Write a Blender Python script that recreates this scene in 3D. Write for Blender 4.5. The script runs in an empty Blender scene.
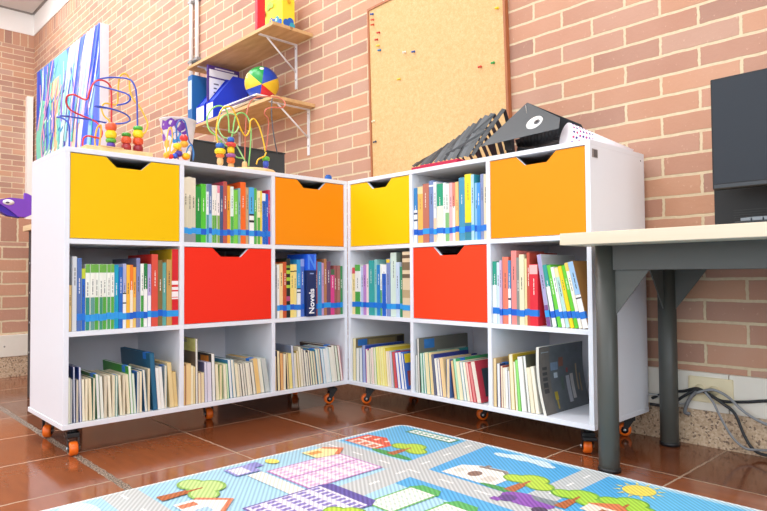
import bpy, bmesh, math, random
from mathutils import Matrix, Vector
random.seed(7)
sc = bpy.context.scene
C = sc.collection
PI = math.pi
# ------------------------------------------------------------------ camera frame (measured)
FPX, YAW, PITCH, ROLL, CAMH = 623.6, 0.8151, 0.0292, -0.0072, 0.65
_F = Vector((-math.sin(YAW), math.cos(YAW), 0)); _R = Vector((math.cos(YAW), math.sin(YAW), 0)); _U = Vector((0, 0, 1))
F2 = _F*math.cos(PITCH)+_U*math.sin(PITCH); U2 = _U*math.cos(PITCH)-_F*math.sin(PITCH)
R3 = _R*math.cos(ROLL)+U2*math.sin(ROLL); U3 = U2*math.cos(ROLL)-_R*math.sin(ROLL)
EYE = Vector((0, 0, CAMH))
def at(x, y, axis, val):
    """the point of the plane axis=val measured at photo pixel x, y"""
    d = F2+R3*((x-383.5)/FPX)-U3*((y-255.5)/FPX)
    return EYE+d*((val-EYE[axis])/d[axis])
YW = 2.488          # brick face of the back wall
ZT = 1.1187         # top of the bookcases
# ------------------------------------------------------------------ materials
def lin(c):
    return c/12.92 if c <= 0.04045 else ((c+0.055)/1.055)**2.4
def rgb(hx):
    return tuple(lin(int(hx[i:i+2], 16)/255) for i in (0, 2, 4))+(1,)
_mats = {}
def mat(hx, rough=0.5, metal=0.0, noise=0.05, scale=30.0, coat=0.0, bump=0.0, sss=0):
    key = (hx, rough, metal, noise, scale, coat, bump)
    if key in _mats: return _mats[key]
    m = bpy.data.materials.new('surface_'+hx); m.use_nodes = True
    nt = m.node_tree; b = nt.nodes['Principled BSDF']
    b.inputs['Roughness'].default_value = rough; b.inputs['Metallic'].default_value = metal
    b.inputs['Coat Weight'].default_value = coat
    c = rgb(hx)
    tc = nt.nodes.new('ShaderNodeTexCoord'); n = nt.nodes.new('ShaderNodeTexNoise')
    n.inputs['Scale'].default_value = scale; n.inputs['Detail'].default_value = 3
    nt.links.new(tc.outputs['Object'], n.inputs['Vector'])
    mx = nt.nodes.new('ShaderNodeMix'); mx.data_type = 'RGBA'
    mx.inputs[6].default_value = tuple(v*(1-noise) for v in c[:3])+(1,)
    mx.inputs[7].default_value = tuple(min(1, v*(1+noise)) for v in c[:3])+(1,)
    nt.links.new(n.outputs['Fac'], mx.inputs[0]); nt.links.new(mx.outputs[2], b.inputs['Base Color'])
    if bump:
        bp = nt.nodes.new('ShaderNodeBump'); bp.inputs['Strength'].default_value = bump; bp.inputs['Distance'].default_value = .002
        nt.links.new(n.outputs['Fac'], bp.inputs['Height']); nt.links.new(bp.outputs['Normal'], b.inputs['Normal'])
    _mats[key] = m
    return m
class NT:
    def __init__(s, name):
        s.m = bpy.data.materials.new(name); s.m.use_nodes = True; s.t = s.m.node_tree; s.b = s.t.nodes['Principled BSDF']
        s.geo = s.t.nodes.new('ShaderNodeTexCoord')
    def n(s, kind, **kw):
        nd = s.t.nodes.new(kind)
        for k, v in kw.items(): setattr(nd, k, v)
        return nd
    def l(s, a, b): s.t.links.new(a, b)
    def math(s, op, a, b=None, c=None):
        nd = s.n('ShaderNodeMath', operation=op)
        for i, v in enumerate((a, b, c)):
            if v is None: continue
            if isinstance(v, (int, float)): nd.inputs[i].default_value = v
            else: s.l(v, nd.inputs[i])
        return nd.outputs[0]
    def mix(s, f, a, b):
        nd = s.n('ShaderNodeMix', data_type='RGBA')
        for i, v in ((0, f), (6, a), (7, b)):
            if isinstance(v, (int, float, tuple)): nd.inputs[i].default_value = v
            else: s.l(v, nd.inputs[i])
        return nd.outputs[2]
    def noise(s, vec, scale, detail=4):
        nd = s.n('ShaderNodeTexNoise'); nd.inputs['Scale'].default_value = scale; nd.inputs['Detail'].default_value = detail
        s.l(vec, nd.inputs['Vector']); return nd.outputs['Fac']
def ramp(s, fac, stops):
    nd = s.n('ShaderNodeValToRGB'); e = nd.color_ramp.elements
    while len(e) < len(stops): e.new(.5)
    for i, (p, c) in enumerate(stops): e[i].position = p; e[i].color = c
    s.l(fac, nd.inputs[0]); return nd.outputs[0]
def brick_material(name, ax, off, zoff, soldier=None, white_above=None):
    s = NT(name); sep = s.n('ShaderNodeSeparateXYZ'); s.l(s.geo.outputs['Object'], sep.inputs[0])
    u = s.math('ADD', sep.outputs[ax], off); v = s.math('SUBTRACT', sep.outputs[2], zoff)
    wob = s.noise(s.geo.outputs['Object'], 14, 3)
    wob2 = s.noise(s.geo.outputs['Object'], 45, 3)
    v2 = s.math('ADD', v, s.math('MULTIPLY', s.math('SUBTRACT', wob, .5), .008))
    u2 = s.math('ADD', u, s.math('MULTIPLY', s.math('SUBTRACT', wob2, .5), .010))
    def br(uu, vv, w, h, offs):
        cb = s.n('ShaderNodeCombineXYZ'); s.l(uu, cb.inputs[0]); s.l(vv, cb.inputs[1])
        t = s.n('ShaderNodeTexBrick'); t.offset = offs; t.offset_frequency = 2
        for k, val in (('Scale', 1), ('Mortar Size', .0062), ('Mortar Smooth', .25), ('Bias', 0), ('Brick Width', w), ('Row Height', h)):
            t.inputs[k].default_value = val
        t.inputs['Color1'].default_value = (0, 0, 0, 1); t.inputs['Color2'].default_value = (1, 1, 1, 1); t.inputs['Mortar'].default_value = (.5, .5, .5, 1)
        s.l(cb.outputs[0], t.inputs['Vector']); return t.outputs['Color'], t.outputs['Fac']
    col, fac = br(u2, v2, .29, .0803, .5)
    if soldier is not None:
        c2, f2 = br(u2, s.math('SUBTRACT', sep.outputs[2], soldier), .1003, .4, 0)
        k = s.math('GREATER_THAN', sep.outputs[2], soldier)
        col = s.mix(k, col, c2); fx = s.n('ShaderNodeMix', data_type='FLOAT')
        s.l(k, fx.inputs[0]); s.l(fac, fx.inputs[2]); s.l(f2, fx.inputs[3]); fac = fx.outputs[0]
    base = ramp(s, col, [(0, rgb('8c6050')), (.25, rgb('a66f56')), (.5, rgb('bf8862')), (.75, rgb('b27a60')), (1, rgb('ab8876'))])
    big = s.noise(s.geo.outputs['Object'], 2.2, 5); fine = s.noise(s.geo.outputs['Object'], 70, 6)
    base = s.mix(s.math('MULTIPLY', big, .62), base, rgb('d4b09c'))
    base = s.mix(s.math('MULTIPLY', s.math('GREATER_THAN', fine, .68), .3), base, rgb('e0bfa6'))
    mort = s.mix(fine, rgb('c9b592'), rgb('e4d3b4'))
    c = s.mix(fac, base, mort)
    s.l(c, s.b.inputs['Base Color']); s.b.inputs['Roughness'].default_value = .82
    h = s.math('ADD', s.math('MULTIPLY', fac, -1.0), s.math('MULTIPLY', fine, .35))
    bp = s.n('ShaderNodeBump'); bp.inputs['Strength'].default_value = .55; bp.inputs['Distance'].default_value = .006
    s.l(h, bp.inputs['Height']); s.l(bp.outputs['Normal'], s.b.inputs['Normal'])
    return s.m
def floor_material():
    s = NT('terracotta_tiles'); sep = s.n('ShaderNodeSeparateXYZ'); s.l(s.geo.outputs['Object'], sep.inputs[0])
    wob = s.noise(s.geo.outputs['Object'], 22, 3)
    w = s.math('MULTIPLY', s.math('SUBTRACT', wob, .5), .012)
    cb = s.n('ShaderNodeCombineXYZ'); s.l(s.math('ADD', s.math('ADD', sep.outputs[0], 80.81-80.81+41.25*.4125/.4125*0+.81), w), cb.inputs[0])
    s.l(s.math('ADD', s.math('SUBTRACT', sep.outputs[1], .748), w), cb.inputs[1])
    t = s.n('ShaderNodeTexBrick'); t.offset = 0; t.offset_frequency = 2
    for k, val in (('Scale', 1), ('Mortar Size', .0038), ('Mortar Smooth', .2), ('Bias', 0), ('Brick Width', .4125), ('Row Height', .434)):
        t.inputs[k].default_value = val
    t.inputs['Color1'].default_value = (0, 0, 0, 1); t.inputs['Color2'].default_value = (1, 1, 1, 1)
    s.l(cb.outputs[0], t.inputs['Vector'])
    base = ramp(s, t.outputs['Color'], [(0, rgb('74401f')), (.5, rgb('8f5030')), (1, rgb('a55f36'))])
    mp = s.n('ShaderNodeMapping'); mp.inputs['Scale'].default_value = (3, 14, 3); s.l(s.geo.outputs['Object'], mp.inputs[0])
    st = s.noise(mp.outputs[0], 2.0, 6); fine = s.noise(s.geo.outputs['Object'], 120, 4)
    base = s.mix(s.math('MULTIPLY', st, .7), base, rgb('643520'))
    grout = s.mix(fine, rgb('8a705c'), rgb('c3ab92'))
    c = s.mix(t.outputs['Fac'], base, grout)
    band = s.math('LESS_THAN', s.math('ABSOLUTE', s.math('SUBTRACT', s.math('ADD', sep.outputs[1], w), .748)), .013)
    grav = ramp(s, s.noise(s.geo.outputs['Object'], 190, 2), [(.40, rgb('2c2420')), (.52, rgb('6e5a4a')), (.60, rgb('c7b5a2'))])
    c = s.mix(band, c, grav)
    s.l(c, s.b.inputs['Base Color'])
    rg = s.math('ADD', .05, s.math('MULTIPLY', st, .15)); rg2 = s.math('ADD', rg, s.math('MULTIPLY', s.math('MAXIMUM', band, t.outputs['Fac']), .5))
    s.l(rg2, s.b.inputs['Roughness']); s.b.inputs['IOR'].default_value = 1.55
    bp = s.n('ShaderNodeBump'); bp.inputs['Strength'].default_value = .25; bp.inputs['Distance'].default_value = .004
    s.l(s.math('ADD', s.math('MULTIPLY', t.outputs['Fac'], -1), s.math('MULTIPLY', wob, .35)), bp.inputs['Height']); s.l(bp.outputs['Normal'], s.b.inputs['Normal'])
    return s.m
def terrazzo():
    s = NT('terrazzo'); v = s.n('ShaderNodeTexVoronoi'); v.inputs['Scale'].default_value = 150; s.l(s.geo.outputs['Object'], v.inputs['Vector'])
    f = s.noise(s.geo.outputs['Object'], 60, 3)
    sp = s.n('ShaderNodeSeparateColor'); s.l(v.outputs['Color'], sp.inputs[0])
    c = ramp(s, sp.outputs[0], [(0, rgb('5f4c42')), (.10, rgb('6f5a4e')), (.16, rgb('b79c80')), (.6, rgb('cdb699')), (1, rgb('ddcbb2'))])
    c = s.mix(s.math('MULTIPLY', f, .4), c, rgb('c2a88a')); s.l(c, s.b.inputs['Base Color']); s.b.inputs['Roughness'].default_value = .45
    return s.m
def cork_material():
    s = NT('cork'); f = s.noise(s.geo.outputs['Object'], 160, 5); g = s.noise(s.geo.outputs['Object'], 40, 4)
    c = ramp(s, s.math('ADD', s.math('MULTIPLY', f, .6), s.math('MULTIPLY', g, .4)), [(.32, rgb('cba26a')), (.5, rgb('d6b07a')), (.68, rgb('dfbd8b'))])
    s.l(c, s.b.inputs['Base Color']); s.b.inputs['Roughness'].default_value = .9; return s.m
def wood_material(name, c1, c2, sc_=(2, 24, 24), rough=.55, knots=.0):
    s = NT(name); mp = s.n('ShaderNodeMapping'); mp.inputs['Scale'].default_value = sc_; s.l(s.geo.outputs['Object'], mp.inputs[0])
    f = s.noise(mp.outputs[0], 2.2, 6)
    kn = s.n('ShaderNodeTexVoronoi'); kn.inputs['Scale'].default_value = 5.5; s.l(s.geo.outputs['Object'], kn.inputs['Vector'])
    c = ramp(s, f, [(.3, rgb(c1)), (.7, rgb(c2))])
    c = s.mix(s.math('MULTIPLY', s.math('LESS_THAN', kn.outputs['Distance'], .09), knots), c, rgb('6b4424'))
    s.l(c, s.b.inputs['Base Color']); s.b.inputs['Roughness'].default_value = rough; return s.m
WHITE = mat('e7ebf3', .42, noise=.01)
WALLW = mat('f0eeea', .8, noise=.01)
BLACK = mat('17181b', .45)
DGREY = mat('454743', .42, noise=.03)
STEEL = mat('b8bcc0', .3, 1.0)
PAPER = {}
BRICK_B = brick_material('brick_back', 0, .592, .381, 3.97)
BRICK_L = brick_material('brick_left', 1, .1, .381, 3.97)
BRICK_H = brick_material('brick_half', 1, .05, .12, .872)
# ------------------------------------------------------------------ mesh helpers
def tag(o, label=None, cat=None, group=None, kind=None):
    if label: o['label'] = label
    if cat: o['category'] = cat
    if group: o['group'] = group
    if kind: o['kind'] = kind
    return o
def empty(name, loc=(0, 0, 0), rz=0, label=None, cat=None, group=None, M=None):
    o = bpy.data.objects.new(name, None); C.objects.link(o); o.empty_display_size = .05
    if M is not None: o.matrix_world = M
    else: o.location = loc; o.rotation_euler = (0, 0, rz)
    return tag(o, label, cat, group)
class MB:
    """collects shapes; build() links them as ONE mesh object"""
    def __init__(s): s.bm = bmesh.new(); s.ms = []
    def mi(s, m):
        if m not in s.ms: s.ms.append(m)
        return s.ms.index(m)
    def face(s, pts, m, smooth=False):
        vs = [s.bm.verts.new(p) for p in pts]; f = s.bm.faces.new(vs); f.material_index = s.mi(m); f.smooth = smooth; return f
    def box(s, a, b, m, M=None, bev=0, fm=None):
        x0, y0, z0 = a; x1, y1, z1 = b
        P = [(x0, y0, z0), (x1, y0, z0), (x1, y1, z0), (x0, y1, z0), (x0, y0, z1), (x1, y0, z1), (x1, y1, z1), (x0, y1, z1)]
        vs = [s.bm.verts.new(M @ Vector(p) if M else p) for p in P]
        fs = []
        for k, idx in enumerate([(0, 3, 2, 1), (4, 5, 6, 7), (0, 1, 5, 4), (1, 2, 6, 5), (2, 3, 7, 6), (3, 0, 4, 7)]):
            f = s.bm.faces.new([vs[i] for i in idx]); f.material_index = s.mi((fm or {}).get(k, m)); fs.append(f)
        if bev:
            es = list({e for f in fs for e in f.edges})
            bmesh.ops.bevel(s.bm, geom=es, offset=bev, segments=2, affect='EDGES', profile=.5)
        return s
    def prism(s, poly, axis, a, b, m, cap=None, side=None, M=None):
        """extrude 2D polygon along axis (0,1,2) from a to b"""
        def P(p, t):
            q = [0, 0, 0]; o = [i for i in range(3) if i != axis]; q[o[0]] = p[0]; q[o[1]] = p[1]; q[axis] = t
            return M @ Vector(q) if M else Vector(q)
        A = [s.bm.verts.new(P(p, a)) for p in poly]; B = [s.bm.verts.new(P(p, b)) for p in poly]
        n = len(poly)
        for vs in (A[::-1], B):
            f = s.bm.faces.new(vs); f.material_index = s.mi(cap or m)
        for i in range(n):
            f = s.bm.faces.new([A[i], A[(i+1) % n], B[(i+1) % n], B[i]]); f.material_index = s.mi((side or {}).get(i, m))
        return s
    def tube(s, pts, r, m, seg=8, closed=False, rad=None):
        pts = [Vector(p) for p in pts]; n = len(pts); rings = []; prev = None
        for i, p in enumerate(pts):
            d = (pts[min(i+1, n-1)]-pts[max(i-1, 0)])
            if d.length < 1e-9: d = Vector((0, 0, 1))
            d.normalize()
            if prev is None:
                ref = Vector((0, 0, 1)) if abs(d.z) < .9 else Vector((1, 0, 0)); x = d.cross(ref).normalized()
            else: x = (prev-d*prev.dot(d)).normalized()
            prev = x; y = d.cross(x); rr = rad[i] if rad else r
            rings.append([s.bm.verts.new(p+x*math.cos(2*PI*k/seg)*rr+y*math.sin(2*PI*k/seg)*rr) for k in range(seg)])
        for i in range(n-1):
            for k in range(seg):
                f = s.bm.faces.new([rings[i][k], rings[i][(k+1) % seg], rings[i+1][(k+1) % seg], rings[i+1][k]]); f.material_index = s.mi(m); f.smooth = True
        for rg in (rings[0][::-1], rings[-1]):
            f = s.bm.faces.new(rg); f.material_index = s.mi(m)
        return s
    def lathe(s, prof, m, M=None, seg=20, mats=None, smooth=True):
        M = M or Matrix(); rings = []
        for r, z in prof:
            if r < 1e-6: rings.append([s.bm.verts.new(M @ Vector((0, 0, z)))])
            else: rings.append([s.bm.verts.new(M @ Vector((r*math.cos(2*PI*k/seg), r*math.sin(2*PI*k/seg), z))) for k in range(seg)])
        for i in range(len(rings)-1):
            a, b = rings[i], rings[i+1]; mm = mats[i] if mats else m
            for k in range(seg):
                k2 = (k+1) % seg
                if len(a) == 1 and len(b) == 1: continue
                if len(a) == 1: vs = [a[0], b[k2], b[k]][::-1]
                elif len(b) == 1: vs = [a[k], a[k2], b[0]]
                else: vs = [a[k], a[k2], b[k2], b[k]]
                f = s.bm.faces.new(vs); f.material_index = s.mi(mm); f.smooth = smooth
        for rg, rev in ((rings[0], True), (rings[-1], False)):
            if len(rg) > 1:
                f = s.bm.faces.new(rg[::-1] if rev else rg); f.material_index = s.mi(m)
        return s
    def ball(s, c, r, m, sc_=(1, 1, 1), seg=16):
        prof = [(math.sin(PI*i/10)*r, -math.cos(PI*i/10)*r) for i in range(11)]; prof[0] = (0, -r); prof[-1] = (0, r)
        return s.lathe(prof, m, Matrix.Translation(c) @ Matrix.Diagonal((*sc_, 1)), seg)
    def build(s, name, parent=None, M=None, recalc=True):
        if recalc: bmesh.ops.recalc_face_normals(s.bm, faces=s.bm.faces)
        me = bpy.data.meshes.new(name); s.bm.to_mesh(me); s.bm.free()
        for m in s.ms: me.materials.append(m)
        o = bpy.data.objects.new(name, me); C.objects.link(o)
        if parent is not None: o.parent = parent
        if M is not None:
            if parent is None: o.matrix_world = M
            else: o.matrix_basis = M
        return o
def smooth_path(pts, n=8):
    P = [Vector(p) for p in pts]; P = [P[0]*2-P[1]]+P+[P[-1]*2-P[-2]]; out = []
    for i in range(1, len(P)-2):
        for k in range(n):
            t = k/n; a, b, c, d = P[i-1:i+3]
            out.append(.5*((2*b)+(c-a)*t+(2*a-5*b+4*c-d)*t*t+(3*b-a-3*c+d)*t**3))
    out.append(P[-2]); return out
def text_mesh(body, size, m, name, parent, M, depth=.0006, bold=0):
    cu = bpy.data.curves.new(name, 'FONT'); cu.body = body; cu.size = size; cu.extrude = depth; cu.offset = bold
    cu.align_x = 'LEFT'; cu.align_y = 'CENTER'
    t = bpy.data.objects.new(name+'_tmp', cu); C.objects.link(t); bpy.context.view_layer.update()
    me = bpy.data.meshes.new_from_object(t.evaluated_get(bpy.context.evaluated_depsgraph_get()))
    bpy.data.objects.remove(t); me.materials.clear(); me.materials.append(m)
    o = bpy.data.objects.new(name, me); C.objects.link(o); o.parent = parent; o.matrix_basis = M; return o
def struct(o): o['kind'] = 'structure'; return o
# ------------------------------------------------------------------ the room
XL, XRW, YF, ZC = -10.06, 3.2, -4.2, 4.48
b = MB(); b.box((XL-.1, YF-.1, -.1), (XRW+.1, YW+.2, 0), floor_material()); struct(b.build('floor'))
b = MB(); b.box((XL-.2, YW, -.1), (XRW+.2, YW+.2, 4.16), BRICK_B); struct(b.build('wall_back'))
b = MB(); b.box((XL-.2, YW-.012, 4.16), (XRW+.2, YW+.2, ZC+.1), WALLW); struct(b.build('trim_1'))
b = MB(); b.box((XL-.2, YF, -.1), (XL, YW, 4.16), BRICK_L); struct(b.build('wall_left'))
b = MB(); b.box((XL-.2, YF, 4.16), (XL+.012, YW-.012, ZC+.1), WALLW); struct(b.build('trim_2'))
cm = mat('dedbd6', .85, noise=.02, scale=6)
b = MB(); b.box((XL-.2, YF-.2, ZC), (XRW+.2, YW+.2, ZC+.12), cm); struct(b.build('ceiling'))
# grey bead along the ceiling edges
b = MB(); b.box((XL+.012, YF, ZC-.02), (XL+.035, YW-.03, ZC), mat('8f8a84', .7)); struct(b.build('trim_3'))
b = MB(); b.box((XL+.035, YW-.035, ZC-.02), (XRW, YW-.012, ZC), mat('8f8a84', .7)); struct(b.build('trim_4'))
# terrazzo skirting and white cable trunking along back wall
TZ = terrazzo(); TRUNK = mat('e6e2d6', .45, noise=.03)
b = MB(); b.box((-4.61, 2.4716, 0), (XRW, YW, .133), TZ); struct(b.build('baseboard_back'))
b = MB(); b.box((-4.59, 2.466, .133), (-.80, YW, .274), TRUNK, bev=.002); b.box((-.797, 2.466, .133), (XRW, YW, .274), TRUNK, bev=.002)
for dx in (0, .02): b.lathe([(.004, 0), (.004, .001), (0, .001)], mat('5a4a3c', .6), Matrix.Translation((-.845+dx, 2.466, .245)) @ Matrix.Rotation(PI/2, 4, 'X'), 10)
struct(b.build('trim_5'))
# half wall at the left, skirting, trunking
b = MB(); b.box((-4.86, YF, -.05), (-4.61, YW, 1.028), BRICK_H); struct(b.build('wall_half'))
b = MB(); b.box((-4.61, YF, 0), (-4.594, 2.4716, .133), TZ); struct(b.build('baseboard_half'))
b = MB(); b.box((-4.61, YF, .133), (-4.588, 2.466, .272), TRUNK, bev=.002)
for yy in (.86, .98): b.lathe([(.005, 0), (.005, .001), (0, .001)], mat('77726a', .6), Matrix.Translation((-4.588, yy, .2)) @ Matrix.Rotation(PI/2, 4, 'Y'), 10)
struct(b.build('trim_6'))
# white post against the far brick wall
b = MB(); b.box((XL, 2.385, 0), (XL+.09, 2.462, 3.24), mat('efece6', .5)); struct(b.build('trim_7'))
# small dark hole plate on far wall above post
# window side of the room (behind the photographer): sill wall, header and mullions
b = MB(); b.box((XL, YF-.2, -.1), (XRW, YF, .9), WALLW); b.box((XL, YF-.2, 3.9), (XRW, YF, ZC), WALLW)
for k in range(7): b.box((XL+k*(XRW-XL)/6-.08, YF-.2, .9), (XL+k*(XRW-XL)/6+.08, YF, 3.9), WALLW)
struct(b.build('wall_front'))
b = MB(); b.box((XRW, YF, -.1), (XRW+.2, YW, 1.0), WALLW); b.box((XRW, YF, 3.6), (XRW+.2, YW, ZC), WALLW); b.box((XRW, YF, 1.0), (XRW+.2, YF+.8, 3.6), WALLW); b.box((XRW, 1.4, 1.0), (XRW+.2, YW, 3.6), WALLW)
struct(b.build('wall_right'))
# ------------------------------------------------------------------ bookcases
TH = .018; W = 1.3223; D = .4306; Z0 = .0999
S1, S2 = .7765, .4393
UU = {'L': (.4458, .8850), 'R': (.4435, .8768)}
M_R = Matrix.Translation((-2.4093, 2.0231, 0))
M_L = Matrix.Translation((-2.4113, .6988, 0)) @ Matrix.Rotation(PI/2, 4, 'Z')
CX = {k: [(TH, a-TH/2), (a+TH/2, b_-TH/2), (b_+TH/2, W-TH)] for k, (a, b_) in UU.items()}
CELLZ = {'t': (S1+TH/2, ZT-TH), 'm': (S2+TH/2, S1-TH/2), 'b': (Z0+TH, S2-TH/2)}
ORANGE = mat('f0701a', .35, noise=.03)
def caster(parent, u, v, rz, brake=False):
    M = Matrix.Translation((u, v, 0)) @ Matrix.Rotation(rz, 4, 'Z')
    b = MB(); b.box((-.03, -.024, .094), (.03, .024, .0995), BLACK, bev=.001)
    b.lathe([(.016, .080), (.016, .094)], BLACK, seg=14)
    b.box((-.022, -.022, .064), (.022, .022, .081), BLACK, bev=.003)
    for sgn in (-1, 1):
        b.prism([(-.02, .07), (.016, .07), (.026, .02), (.012, .02)], 1, sgn*.0185-.0015, sgn*.0185+.0015, BLACK)
    if brake: b.box((-.050, -.024, .058), (.002, .024, .070), BLACK, bev=.003)
    c = b.build('caster', parent, M)
    b = MB(); R90 = Matrix.Translation((.018, 0, .0252)) @ Matrix.Rotation(PI/2, 4, 'X')
    b.lathe([(.0, -.015), (.017, -.015), (.022, -.0142), (.0252, -.009), (.0252, .009), (.022, .0142), (.017, .015), (0, .015)], ORANGE, R90, 24)
    b.build('wheel', c)
    b = MB(); b.lathe([(0, -.0235), (.0065, -.0235), (.0065, .0235), (0, .0235)], STEEL, R90, 10)
    for sgn in (-1, 1): b.lathe([(0, sgn*.0158), (.0145, sgn*.0158), (.0145, sgn*.0151), (0, sgn*.0151)], BLACK, R90, 16)
    b.build('axle', c)
    return c
def drawer(parent, cell, row, hx, name):
    (u0, u1), (z0, z1) = CX['L' if parent is BL else 'R'][cell], CELLZ[row]
    g = .0022; u0 += g; u1 -= g; z0 += g; z1 -= g*1.2; w = u1-u0; h = z1-z0
    col = mat(hx, .5, noise=.015, scale=8); col.node_tree.nodes['Principled BSDF'].inputs['Specular IOR Level'].default_value = .2
    inn = mat('3c3d40', .8)
    b = MB(); f = .02                                      # open tray behind the front
    b.box((u0+.004, f, z0), (u1-.004, D-.03, z0+.006), inn); b.box((u0+.004, f, z0+.006), (u0+.012, D-.03, z1-.02), inn)
    b.box((u1-.012, f, z0+.006), (u1-.004, D-.03, z1-.02), inn); b.box((u0+.012, D-.04, z0+.006), (u1-.012, D-.03, z1-.02), inn)
    dr = b.build('drawer', parent)
    n0, n1, n2, n3, dp = u0+.30*w, u0+.395*w, u0+.625*w, u0+.72*w, .118*h
    poly = [(u0, z0), (u1, z0), (u1, z1), (n3, z1), (n2, z1-dp), (n1, z1-dp), (n0, z1), (u0, z1)]
    b = MB(); b.prism(poly, 1, .0035, .0195, WHITE, cap=col); fr = b.build('drawer_front', dr)
    fr['label'] = name+' drawer front with a cut-out grip'
    return dr
def bookcase(M, label, side_mark):
    r = empty('bookcase', M=M, label=label, cat='bookcase')
    for nm, u in (('side_panel', 0), ('side_panel', W-TH)):
        b = MB(); b.box((u, 0, Z0+TH), (u+TH, D-.006, ZT-TH), WHITE, bev=.0008)
        if side_mark and u > 0:
            pass
        b.build(nm, r)
    b = MB(); b.box((0, 0, ZT-TH), (W, D-.006, ZT), WHITE, bev=.001); b.build('top_board', r)
    b = MB(); b.box((-.002, -.002, Z0), (W+.002, D+.0 + (.02 if not side_mark else 0), Z0+TH), WHITE, bev=.001); b.build('base_board', r)
    for z in (S1, S2):
        b = MB(); b.box((TH, .001, z-TH/2), (W-TH, D-.006, z+TH/2), WHITE, bev=.0006); b.build('shelf', r)
    for u in UU['R' if side_mark else 'L']:
        for k in 'tmb':
            b = MB(); b.box((u-TH/2, .001, CELLZ[k][0]), (u+TH/2, D-.006, CELLZ[k][1]), WHITE, bev=.0006); b.build('divider', r)
    b = MB(); b.box((0, D-.006, Z0+TH), (W, D, ZT), mat('dedde4', .55, noise=.01)); b.build('back_panel', r)
    if side_mark:
        b = MB(); P0 = at(592, 151, 0, -1.087); 
        b.box((W-.0002, .015, ZT-.062), (W+.0012, .055, ZT-.032), mat('9b9a9c', .35, .6)); b.box((W+.0012, .028, ZT-.059), (W+.0022, .050, ZT-.035), mat('55565a', .4)); b.build('corner_bracket', r)
        b = MB(); b.lathe([(.003, 0), (.003, .001), (0, .001)], BLACK, Matrix.Translation((W, D-.03, ZT-.03)) @ Matrix.Rotation(PI/2, 4, 'Y'), 8); b.build('screw_hole', r)
    return r
BL = bookcase(M_L, 'white rolling bookcase at left, its side panel nearest the half wall', False)
BR = bookcase(M_R, 'white rolling bookcase at right, beside the desk and along the brick wall', True)
YEL, ORA, RED = 'f9c40a', 'fb9d25', 'f0331c'
drawer(BL, 0, 't', 'efbf00', 'yellow'); drawer(BL, 2, 't', 'f28f0c', 'orange'); drawer(BL, 1, 'm', 'ee2f1a', 'red')
drawer(BR, 0, 't', 'f1c300', 'yellow'); drawer(BR, 2, 't', 'ee9208', 'orange'); drawer(BR, 1, 'm', 'f8421f', 'red')
for (u, v, rz, br) in ((.045, .04, -1.72, True), (.06, .385, -2.1, False), (W/2+.01, D/2, -1.75, False), (W-.045, .07, 2.75, False), (W-.06, .37, 1.0, False)):
    caster(BL, u, v, rz, br)
for (u, v, rz, br) in ((.065, .085, -2.2, False), (.07, .37, 1.0, False), (W/2+.03, D/2, -2.2, False), (W-.05, .045, 2.25, True), (W-.062, .395, 3.587, False)):
    caster(BR, u, v, rz, br)
# ------------------------------------------------------------------ books
NAMES = [('cream', 'e6ddc4'), ('white', 'eeeeee'), ('tan', 'd2b684'), ('brown', '8a6540'), ('dark brown', '4b3628'), ('black', '1c1c1e'), ('grey', '8f9194'), ('light grey', 'c3c6ca'),
 ('dark grey', '45494e'), ('red', 'd42a2a'), ('dark red', '8e2028'), ('coral', 'ee7a63'), ('pink', 'eda5ac'), ('magenta', 'd33a86'), ('orange', 'f08030'), ('yellow', 'f4d030'), ('pale yellow', 'f0e29a'),
 ('green', '2f9a45'), ('dark green', '1d6a44'), ('light green', '8ad04c'), ('mint green', 'b9e2c8'), ('teal', '2b8f96'), ('sky blue', '55b0e6'), ('blue', '1e62c8'), ('dark blue', '1e2f66'),
 ('slate blue', '6a7aa6'), ('lavender', 'b7b3d6'), ('purple', '7a4a94'), ('maroon', '6e2f45'), ('olive', '85803a'), ('peach', 'f4c796'), ('light blue', 'a9cde8')]
def cname(hx):
    a = [int(hx[i:i+2], 16) for i in (0, 2, 4)]
    return min(NAMES, key=lambda n: sum((p-int(n[1][i*2:i*2+2], 16))**2*w for i, (p, w) in enumerate(zip(a, (3, 4, 2)))))[0]
ORD = 'first second third fourth fifth sixth seventh eighth ninth tenth eleventh twelfth thirteenth fourteenth fifteenth sixteenth seventeenth eighteenth nineteenth twentieth'.split()
ORD += ['twenty-'+w for w in ORD[:9]]+['thirtieth', 'thirty-first']
TAPE = [mat('1f78d6', .3), mat('2f9be4', .3), mat('1560cc', .3), mat('3aa6e0', .3)]
def page_mat(hx):
    """cream paper block: fine vertical sheet lines"""
    if hx in PAPER: return PAPER[hx]
    s = NT('pages_'+hx); sep = s.n('ShaderNodeSeparateXYZ'); s.l(s.geo.outputs['Object'], sep.inputs[0])
    cb = s.n('ShaderNodeCombineXYZ'); s.l(s.math('MULTIPLY', sep.outputs[0], 420), cb.inputs[0]); s.l(s.math('MULTIPLY', sep.outputs[2], 3), cb.inputs[2])
    f = s.noise(cb.outputs[0], 1.0, 2); c = rgb(hx)
    s.l(s.mix(f, tuple(v*.84 for v in c[:3])+(1,), tuple(min(.94, v*1.12) for v in c[:3])+(1,)), s.b.inputs['Base Color']); s.b.inputs['Roughness'].default_value = .9
    PAPER[hx] = s.m; return s.m
def shade(hx, f):
    return ''.join('%02x' % max(0, min(255, int(int(hx[i:i+2], 16)*f))) for i in (0, 2, 4))
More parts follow.
